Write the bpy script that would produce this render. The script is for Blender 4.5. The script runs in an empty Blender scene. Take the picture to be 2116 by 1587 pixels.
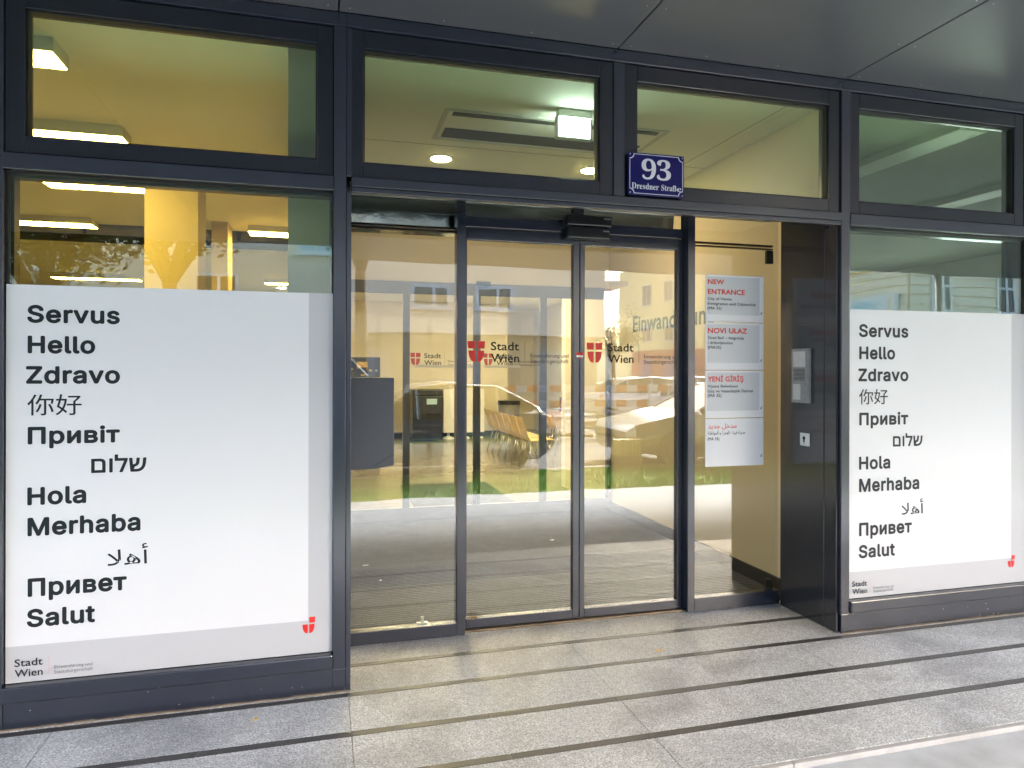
import bpy, bmesh, math, random
from mathutils import Vector, Matrix

random.seed(7)
S = bpy.context.scene
COL = S.collection

# ------------------------------------------------------------------ camera, sky, sun, exposure
YAW, ROLL = math.radians(15.285), math.radians(-0.1215)
_sy, _cy, _s, _c = math.sin(YAW), math.cos(YAW), math.sin(ROLL), math.cos(ROLL)
cam_d = bpy.data.cameras.new('camera')
cam = bpy.data.objects.new('camera', cam_d)
COL.objects.link(cam)
_r = Vector((_cy*_c, -_sy*_c, -_s)); _u = Vector((_cy*_s, -_sy*_s, _c)); _f = Vector((_sy, _cy, 0))
_m = Matrix((_r, _u, -_f)).transposed().to_4x4()
_m.translation = (0, -3.45, 1.55)
cam.matrix_world = _m
cam_d.sensor_width = 36
cam_d.lens = 1442.38/2116*36
cam_d.shift_y = -(793.5-763.74)/2116
cam_d.clip_start = 0.05
cam_d.clip_end = 400
S.camera = cam

SUN_EL, SUN_AZ = math.radians(31), math.radians(142)    # azimuth measured from +Y towards +X
w = bpy.data.worlds.new('World'); S.world = w; w.use_nodes = True
nt = w.node_tree
sky = nt.nodes.new('ShaderNodeTexSky'); sky.sky_type = 'NISHITA'; sky.sun_disc = False
sky.sun_elevation = SUN_EL; sky.sun_rotation = SUN_AZ
sky.air_density = 1.0; sky.dust_density = 3.0; sky.ozone_density = 1.0
nt.links.new(sky.outputs[0], nt.nodes['Background'].inputs[0])
nt.nodes['Background'].inputs[1].default_value = 0.15
sun_d = bpy.data.lights.new('sun', 'SUN'); sun_d.energy = 2.6; sun_d.angle = math.radians(8); sun_d.color = (1, .985, .965)
sun = bpy.data.objects.new('sun', sun_d); COL.objects.link(sun)
_dir = Vector((math.sin(SUN_AZ)*math.cos(SUN_EL), math.cos(SUN_AZ)*math.cos(SUN_EL), math.sin(SUN_EL)))
sun.rotation_euler = _dir.to_track_quat('Z', 'Y').to_euler()
S.view_settings.view_transform = 'Standard'; S.view_settings.look = 'None'
S.view_settings.exposure = 3.5; S.view_settings.gamma = 1
LAMP = 2.1            # brightness of the lit interior lamps
S.render.engine = 'CYCLES'
cy = S.cycles
cy.use_denoising = True
cy.max_bounces = 14; cy.diffuse_bounces = 6; cy.glossy_bounces = 8; cy.transparent_max_bounces = 40; cy.transmission_bounces = 8
cy.caustics_reflective = False; cy.caustics_refractive = False
cy.sample_clamp_indirect = 8

# ------------------------------------------------------------------ materials
def pmat(name, col, rough=.5, metal=0, spec=.5, coat=0, var=None, bump=None, emit=None, rvar=0):
    m = bpy.data.materials.new(name); m.use_nodes = True
    t = m.node_tree; b = t.nodes['Principled BSDF']
    b.inputs['Base Color'].default_value = (*col, 1); b.inputs['Roughness'].default_value = rough
    b.inputs['Metallic'].default_value = metal; b.inputs['Specular IOR Level'].default_value = spec
    b.inputs['Coat Weight'].default_value = coat; b.inputs['Coat Roughness'].default_value = .08
    tc = t.nodes.new('ShaderNodeTexCoord')
    if var:
        sc, amt = var[0], var[1]
        n = t.nodes.new('ShaderNodeTexNoise'); n.inputs['Scale'].default_value = sc; n.inputs['Detail'].default_value = 6
        t.links.new(tc.outputs['Object'], n.inputs['Vector'])
        r = t.nodes.new('ShaderNodeValToRGB')
        r.color_ramp.elements[0].position = .3; r.color_ramp.elements[1].position = .7
        r.color_ramp.elements[0].color = (*[c*(1-amt) for c in col], 1)
        r.color_ramp.elements[1].color = (*[min(1, c*(1+amt)) for c in col], 1)
        t.links.new(n.outputs['Fac'], r.inputs['Fac']); t.links.new(r.outputs['Color'], b.inputs['Base Color'])
        if rvar:
            mr = t.nodes.new('ShaderNodeMapRange')
            mr.inputs['To Min'].default_value = max(0, rough-rvar); mr.inputs['To Max'].default_value = rough+rvar
            t.links.new(n.outputs['Fac'], mr.inputs['Value']); t.links.new(mr.outputs[0], b.inputs['Roughness'])
    if bump:
        n2 = t.nodes.new('ShaderNodeTexNoise'); n2.inputs['Scale'].default_value = bump[0]; n2.inputs['Detail'].default_value = 4
        t.links.new(tc.outputs['Object'], n2.inputs['Vector'])
        bp = t.nodes.new('ShaderNodeBump'); bp.inputs['Strength'].default_value = bump[1]; bp.inputs['Distance'].default_value = bump[2] if len(bump) > 2 else .01
        t.links.new(n2.outputs['Fac'], bp.inputs['Height']); t.links.new(bp.outputs[0], b.inputs['Normal'])
    if emit:
        b.inputs['Emission Color'].default_value = (*emit[0], 1); b.inputs['Emission Strength'].default_value = emit[1]
    return m

def glass_mat(name, tint, r0, wave=0.0):
    """clear pane: tinted see-through mixed with a mirror by Schlick's law (symmetric for both faces)"""
    m = bpy.data.materials.new(name); m.use_nodes = True
    t = m.node_tree; t.nodes.clear(); N = t.nodes.new; L = t.links.new
    out = N('ShaderNodeOutputMaterial'); mix = N('ShaderNodeMixShader')
    tr = N('ShaderNodeBsdfTransparent'); tr.inputs[0].default_value = (*tint, 1)
    gl = N('ShaderNodeBsdfGlossy'); gl.inputs['Roughness'].default_value = 0.0; gl.inputs[0].default_value = (1, 1, 1, 1)
    g = N('ShaderNodeNewGeometry'); d = N('ShaderNodeVectorMath'); d.operation = 'DOT_PRODUCT'
    L(g.outputs['Normal'], d.inputs[0]); L(g.outputs['Incoming'], d.inputs[1])
    def M(op, a, b=None):
        n = N('ShaderNodeMath'); n.operation = op
        for i, v in enumerate((a, b)):
            if v is None: continue
            if isinstance(v, (int, float)): n.inputs[i].default_value = v
            else: L(v, n.inputs[i])
        return n.outputs[0]
    c = M('ABSOLUTE', d.outputs['Value'])
    p = M('POWER', M('SUBTRACT', 1.0, c), 5.0)
    f = M('ADD', M('MULTIPLY', p, 1-r0), r0)
    L(f, mix.inputs[0]); L(tr.outputs[0], mix.inputs[1]); L(gl.outputs[0], mix.inputs[2]); L(mix.outputs[0], out.inputs[0])
    if wave:
        tc = N('ShaderNodeTexCoord'); n = N('ShaderNodeTexNoise'); n.inputs['Scale'].default_value = 1.6; n.inputs['Detail'].default_value = 1
        L(tc.outputs['Object'], n.inputs['Vector'])
        b = N('ShaderNodeBump'); b.inputs['Strength'].default_value = 1; b.inputs['Distance'].default_value = wave
        L(n.outputs['Fac'], b.inputs['Height']); L(b.outputs[0], gl.inputs['Normal'])
    return m

def granite(name, c0, c1, rough, scale, stains=True):
    m = bpy.data.materials.new(name); m.use_nodes = True
    t = m.node_tree; b = t.nodes['Principled BSDF']; N = t.nodes.new; L = t.links.new
    tc = N('ShaderNodeTexCoord')
    n1 = N('ShaderNodeTexNoise'); n1.inputs['Scale'].default_value = scale; n1.inputs['Detail'].default_value = 8; n1.inputs['Roughness'].default_value = .8
    L(tc.outputs['Object'], n1.inputs['Vector'])
    v = N('ShaderNodeTexVoronoi'); v.inputs['Scale'].default_value = scale*2.2
    L(tc.outputs['Object'], v.inputs['Vector'])
    r = N('ShaderNodeValToRGB'); e = r.color_ramp.elements
    e[0].position = .36; e[0].color = (*c0, 1); e[1].position = .58; e[1].color = (*c1, 1)
    L(n1.outputs['Fac'], r.inputs['Fac'])
    mx = N('ShaderNodeMix'); mx.data_type = 'RGBA'; mx.blend_type = 'MULTIPLY'; mx.inputs['Factor'].default_value = .55
    r2 = N('ShaderNodeValToRGB'); e2 = r2.color_ramp.elements
    e2[0].position = .0; e2[0].color = (.45, .45, .46, 1); e2[1].position = .7; e2[1].color = (1.25, 1.25, 1.22, 1)
    bw = N('ShaderNodeRGBToBW'); L(v.outputs['Color'], bw.inputs[0]); L(bw.outputs[0], r2.inputs['Fac'])
    L(r.outputs['Color'], mx.inputs['A']); L(r2.outputs['Color'], mx.inputs['B'])
    src = mx.outputs['Result']
    n4 = N('ShaderNodeTexNoise'); n4.inputs['Scale'].default_value = scale*.28; n4.inputs['Detail'].default_value = 3
    L(tc.outputs['Object'], n4.inputs['Vector'])
    r4 = N('ShaderNodeValToRGB'); r4.color_ramp.elements[0].position = .35; r4.color_ramp.elements[0].color = (.84, .84, .85, 1)
    r4.color_ramp.elements[1].position = .62; r4.color_ramp.elements[1].color = (1.06, 1.06, 1.06, 1)
    L(n4.outputs['Fac'], r4.inputs['Fac'])
    m4 = N('ShaderNodeMix'); m4.data_type = 'RGBA'; m4.blend_type = 'MULTIPLY'; m4.inputs['Factor'].default_value = 1
    L(src, m4.inputs['A']); L(r4.outputs['Color'], m4.inputs['B']); src = m4.outputs['Result']
    if stains:
        n3 = N('ShaderNodeTexNoise'); n3.inputs['Scale'].default_value = 2.3; n3.inputs['Detail'].default_value = 5; n3.inputs['Distortion'].default_value = .6
        L(tc.outputs['Object'], n3.inputs['Vector'])
        r3 = N('ShaderNodeValToRGB'); r3.color_ramp.elements[0].position = .34; r3.color_ramp.elements[0].color = (.66, .66, .68, 1)
        r3.color_ramp.elements[1].position = .56; r3.color_ramp.elements[1].color = (1, 1, 1, 1)
        L(n3.outputs['Fac'], r3.inputs['Fac'])
        m2 = N('ShaderNodeMix'); m2.data_type = 'RGBA'; m2.blend_type = 'MULTIPLY'; m2.inputs['Factor'].default_value = 1
        L(src, m2.inputs['A']); L(r3.outputs['Color'], m2.inputs['B']); src = m2.outputs['Result']
    L(src, b.inputs['Base Color']); b.inputs['Roughness'].default_value = rough
    bp = N('ShaderNodeBump'); bp.inputs['Strength'].default_value = .35; bp.inputs['Distance'].default_value = .003
    L(n1.outputs['Fac'], bp.inputs['Height']); L(bp.outputs[0], b.inputs['Normal'])
    return m

M = {}
M['frame'] = pmat('anthracite_powder_coat', (.0170, .0205, .0360), .24, 0, .95, var=(.8, .06))
M['sash'] = pmat('anthracite_coat_shaded', (.0095, .0115, .0195), .20, 0, .8, var=(.8, .06))  # same coat as the frame, darkened: shade up under the soffit painted in
M['jamb'] = pmat('gloss_dark_panel', (.026, .026, .031), .14, 0, .8, var=(1.2, .12))
M['soffit'] = pmat('dark_metal_soffit', (.094, .094, .106), .38, .05, .45, var=(.6, .06), bump=(.9, .03, .02))
M['gasket'] = pmat('black_rubber', (.008, .008, .009), .6)
M['black'] = pmat('black_plastic', (.012, .012, .014), .3, var=(20, .2))
M['rivet'] = pmat('rivet_metal', (.45, .46, .48), .3, .8)
M['poster'] = pmat('poster_white', (.70, .70, .735), .5, 0, .4, coat=.3, var=(1.2, .015), bump=(2.2, .25, .003))
M['poster_grey'] = pmat('poster_grey', (.50, .50, .535), .5, 0, .4, coat=.3, var=(1.2, .015), bump=(2.2, .25, .003))
M['ink'] = pmat('ink_dark', (.014, .019, .022), .6, spec=.2)
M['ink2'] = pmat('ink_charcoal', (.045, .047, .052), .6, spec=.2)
M['ink3'] = pmat('ink_midgrey', (.13, .13, .14), .5)
M['red'] = pmat('red_print', (.68, .022, .014), .4)
M['pinkline'] = pmat('pale_red_line', (.62, .30, .30), .4)
M['paper'] = pmat('paper_white', (.80, .80, .85), .3)
M['paper_grey'] = pmat('paper_grey', (.64, .66, .71), .25)
M['plate'] = pmat('blue_enamel', (.002, .001, .085), .3, 0, .3)
M['plate_w'] = pmat('white_enamel', (.62, .63, .70), .2)
M['alu'] = pmat('silver_grey_plastic', (.30, .30, .30), .4, .3, var=(30, .12))
M['alu_l'] = pmat('pale_button', (.56, .56, .55), .4, var=(40, .08))
M['steel'] = pmat('brushed_steel', (.55, .55, .54), .3, .9, var=(40, .1))
M['white'] = pmat('white_plastic', (.78, .78, .76), .4)
M['cover'] = pmat('brushed_aluminium_cover', (.62, .62, .60), .10, 1, bump=(14, .12, .01))
M['sealant'] = pmat('brown_sealant', (.22, .17, .12), .8, var=(9, .4))
M['brass'] = pmat('brown_threshold_metal', (.16, .115, .07), .4, .5, var=(12, .3))
M['gl_front'] = glass_mat('tinted_window_glass', (.85, .94, .80), .08, .0015)
M['gl_door'] = glass_mat('clear_door_glass', (.935, .955, .925), .082, .0012)
M['gl_in'] = glass_mat('inner_door_glass', (.95, .965, .95), .03)
M['wall'] = pmat('cream_wall_paint', (.73, .66, .49), .7, var=(1.5, .03), bump=(60, .05, .003))
M['column'] = pmat('ochre_column_paint', (.46, .37, .22), .7, var=(1.5, .04))
M['wall_w'] = pmat('white_wall_paint', (.82, .82, .79), .7, var=(1.5, .03), bump=(60, .05, .003))
M['part'] = pmat('grey_partition_paint', (.40, .34, .33), .7, var=(1.5, .04))
M['ceil'] = pmat('white_ceiling_paint', (.86, .84, .79), .75, var=(1.2, .02))
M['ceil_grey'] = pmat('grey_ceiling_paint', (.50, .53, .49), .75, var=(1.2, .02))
M['slate'] = pmat('slate_grey_paint', (.060, .064, .082), .4, var=(1.5, .05))
M['void'] = pmat('dark_ceiling_void', (.06, .055, .05), .8)
M['duct'] = pmat('dull_duct', (.22, .20, .17), .5, .2, var=(6, .15))
M['skirt'] = pmat('dark_skirting', (.02, .02, .02), .5)
M['mat'] = pmat('dark_entrance_carpet', (.048, .058, .092), .8, var=(40, .35), bump=(300, .5, .004))
M['rib'] = pmat('ribbed_mat_aluminium', (.20, .20, .20), .4, .6, var=(10, .2))
M['lino'] = pmat('pale_lino_floor', (.62, .63, .60), .4, var=(2, .06))
M['rug'] = pmat('dark_door_rug', (.035, .04, .06), .9, var=(30, .3))
M['floor_in'] = pmat('polished_hall_floor', (.24, .225, .20), .2, var=(2, .08), rvar=.05)
M['lamp'] = pmat('lit_warm_diffuser', (.9, .9, .85), .5, emit=((1, .62, .17), LAMP*3.7))
M['lamp_hall'] = pmat('lit_hall_diffuser', (.9, .9, .85), .5, emit=((1, .79, .46), LAMP*5.6))
M['down'] = pmat('lit_downlight', (.9, .9, .85), .5, emit=((1, .71, .35), LAMP*14))
M['exit'] = pmat('lit_exit_panel', (.9, .9, .9), .5, emit=((.82, .97, 1), LAMP*1.2))
M['house'] = pmat('lamp_housing', (.60, .59, .56), .5)
M['unlit'] = pmat('unlit_diffuser', (.85, .87, .84), .45)
M['beech'] = pmat('beech_plywood', (.62, .45, .20), .4, var=(6, .2))
M['chrome'] = pmat('chair_chrome', (.5, .5, .5), .2, .9)
M['machine'] = pmat('dark_machine', (.022, .024, .032), .35, var=(5, .2))
M['bin'] = pmat('grey_bin', (.22, .21, .19), .5)
M['yellow'] = pmat('yellow_green_sign', (.62, .62, .03), .5)
M['purple'] = pmat('purple_sign', (.10, .045, .16), .5)
M['green'] = pmat('green_sign', (.03, .22, .09), .5)
M['granite'] = granite('grey_granite', (.14, .148, .162), (.79, .815, .87), .42, 110)
M['strip'] = granite('dark_granite_strip', (.018, .018, .02), (.075, .075, .08), .3, 160, False)
M['grout'] = pmat('pale_grout', (.36, .36, .35), .9, var=(20, .2))
M['kerb'] = pmat('pale_kerb_edge', (.40, .40, .41), .7, var=(14, .12))
M['path'] = pmat('pale_asphalt_path', (.47, .495, .54), .8, var=(7, .14), bump=(120, .4, .004))
M['road'] = pmat('road_asphalt', (.06, .06, .062), .8, var=(5, .2), bump=(80, .4, .01))
M['soil'] = pmat('grass_base', (.11, .28, .015), .9, var=(5, .3), bump=(60, .8, .03))
M['blade'] = pmat('grass_blades', (.17, .42, .02), .7, var=(3, .3))
M['leaf'] = pmat('tree_leaves', (.055, .085, .022), .6, var=(2, .4))
M['bark'] = pmat('tree_bark', (.055, .042, .03), .9, var=(9, .3), bump=(20, .6, .03))
M['beige'] = pmat('beige_render', (.78, .66, .53), .85, var=(.7, .05), bump=(40, .2, .01))
M['base'] = pmat('brown_base_render', (.30, .24, .17), .85, var=(.8, .15))
M['stone'] = pmat('cream_stone', (.74, .68, .54), .85, var=(1.0, .08), bump=(25, .3, .01))
M['yel'] = pmat('pale_yellow_render', (.80, .66, .36), .85, var=(.6, .05))
M['redwall'] = pmat('red_painted_shopfront', (.34, .05, .07), .6, var=(2, .5))
M['violet'] = pmat('violet_painted_panel', (.12, .05, .24), .6, var=(3, .4))
M['wframe'] = pmat('white_window_frame', (.72, .73, .74), .5)
M['wpane'] = pmat('dark_window_pane', (.05, .06, .07), .05, 0, .8)
M['sky_blue'] = pmat('pale_sky_blue', (.42, .60, .70), .4)
M['tyre'] = pmat('tyre_rubber', (.015, .015, .015), .8)
M['rim'] = pmat('dark_alloy_rim', (.03, .03, .03), .35, .6)
M['carglass'] = pmat('car_window_glass', (.015, .02, .022), .04, 0, .8)
M['blue_car'] = pmat('dark_blue_paint', (.03, .09, .30), .22, .2, .5, coat=1)
M['silver_car'] = pmat('silver_beige_paint', (.42, .38, .30), .25, .4, .5, coat=1)
M['white_car'] = pmat('white_paint', (.78, .78, .78), .25, 0, .5, coat=1)
M['tail'] = pmat('red_tail_lens', (.85, .03, .05), .2)
M['head'] = pmat('clear_head_lens', (.7, .7, .72), .1)
M['ora'] = pmat('red_orange_board', (.75, .10, .03), .5)
M['crate'] = pmat('yellow_crate_plastic', (.62, .42, .06), .5, var=(8, .15))
M['brown'] = pmat('brown_wood', (.16, .08, .03), .7, var=(8, .3))
M['leaf_y'] = pmat('dry_yellow_leaf', (.58, .40, .14), .6, var=(30, .3))
M['straw'] = pmat('dry_tuft', (.26, .17, .08), .9, var=(60, .4))

# ------------------------------------------------------------------ mesh and object helpers
OFF = {}
class MB:
    def __init__(s): s.bm = bmesh.new(); s.mi = 0
    def _f(s, vs):
        try:
            f = s.bm.faces.new(vs); f.material_index = s.mi; return f
        except ValueError: return None
    def box(s, x0, x1, y0, y1, z0, z1):
        v = [s.bm.verts.new(p) for p in ((x0,y0,z0),(x1,y0,z0),(x1,y1,z0),(x0,y1,z0),(x0,y0,z1),(x1,y0,z1),(x1,y1,z1),(x0,y1,z1))]
        for q in ((3,2,1,0),(4,5,6,7),(0,1,5,4),(1,2,6,5),(2,3,7,6),(3,0,4,7)): s._f([v[i] for i in q])
        return s
    def tube(s, pts, rad, n=10, caps=True):
        pts = [Vector(p) for p in pts]
        if not hasattr(rad, '__len__'): rad = [rad]*len(pts)
        rings = []
        for i, p in enumerate(pts):
            d = (pts[min(i+1, len(pts)-1)]-pts[max(i-1, 0)]).normalized()
            a = d.orthogonal().normalized() if i == 0 else (a - d*a.dot(d)).normalized()
            b = d.cross(a)
            rings.append([s.bm.verts.new(p+(a*math.cos(2*math.pi*k/n)+b*math.sin(2*math.pi*k/n))*rad[i]) for k in range(n)])
        for r0, r1 in zip(rings, rings[1:]):
            for k in range(n): s._f([r0[k], r0[(k+1) % n], r1[(k+1) % n], r1[k]])
        if caps: s._f(rings[0][::-1]); s._f(rings[-1])
        return s
    def poly(s, pts): s._f([s.bm.verts.new(p) for p in pts]); return s
    def prism(s, pts, vec):
        vec = Vector(vec); a = [s.bm.verts.new(p) for p in pts]; b = [s.bm.verts.new(Vector(p)+vec) for p in pts]; n = len(a)
        s._f(a[::-1]); s._f(b)
        for i in range(n): s._f([a[i], a[(i+1) % n], b[(i+1) % n], b[i]])
        return s
    def build(s, name, mat, parent=None, bevel=0, smooth=False, flat=False):
        if not flat: bmesh.ops.recalc_face_normals(s.bm, faces=s.bm.faces)
        off = OFF.get(parent.name, Vector()) if parent else Vector()
        if off.length: bmesh.ops.translate(s.bm, verts=s.bm.verts, vec=-off)
        me = bpy.data.meshes.new(name); s.bm.to_mesh(me); s.bm.free()
        for m in (mat if isinstance(mat, (list, tuple)) else [mat]): me.materials.append(m)
        o = bpy.data.objects.new(name, me); COL.objects.link(o)
        if parent: o.parent = parent; OFF[o.name] = off
        if smooth: me.polygons.foreach_set('use_smooth', [True]*len(me.polygons))
        if bevel:
            md = o.modifiers.new('bevel', 'BEVEL'); md.width = bevel; md.segments = 2; md.limit_method = 'ANGLE'; md.angle_limit = math.radians(50)
        return o

def tag(o, label=None, cat=None, group=None, kind=None):
    for k, v in (('label', label), ('category', cat), ('group', group), ('kind', kind)):
        if v: o[k] = v
    return o
def thing(name, label, cat, loc=(0, 0, 0), group=None):
    o = bpy.data.objects.new(name, None); COL.objects.link(o); o.location = loc; o.empty_display_size = .1
    OFF[o.name] = Vector(loc)
    return tag(o, label, cat, group)
def struct(name, mb, mat, **k): return tag(mb.build(name, mat, **k), kind='structure')
def dup(o, parent=None):
    c = o.copy(); COL.objects.link(c)
    if parent: c.parent = parent
    for ch in list(o.children): dup(ch, c)
    return c
def bx(*a): return MB().box(*a)

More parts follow.
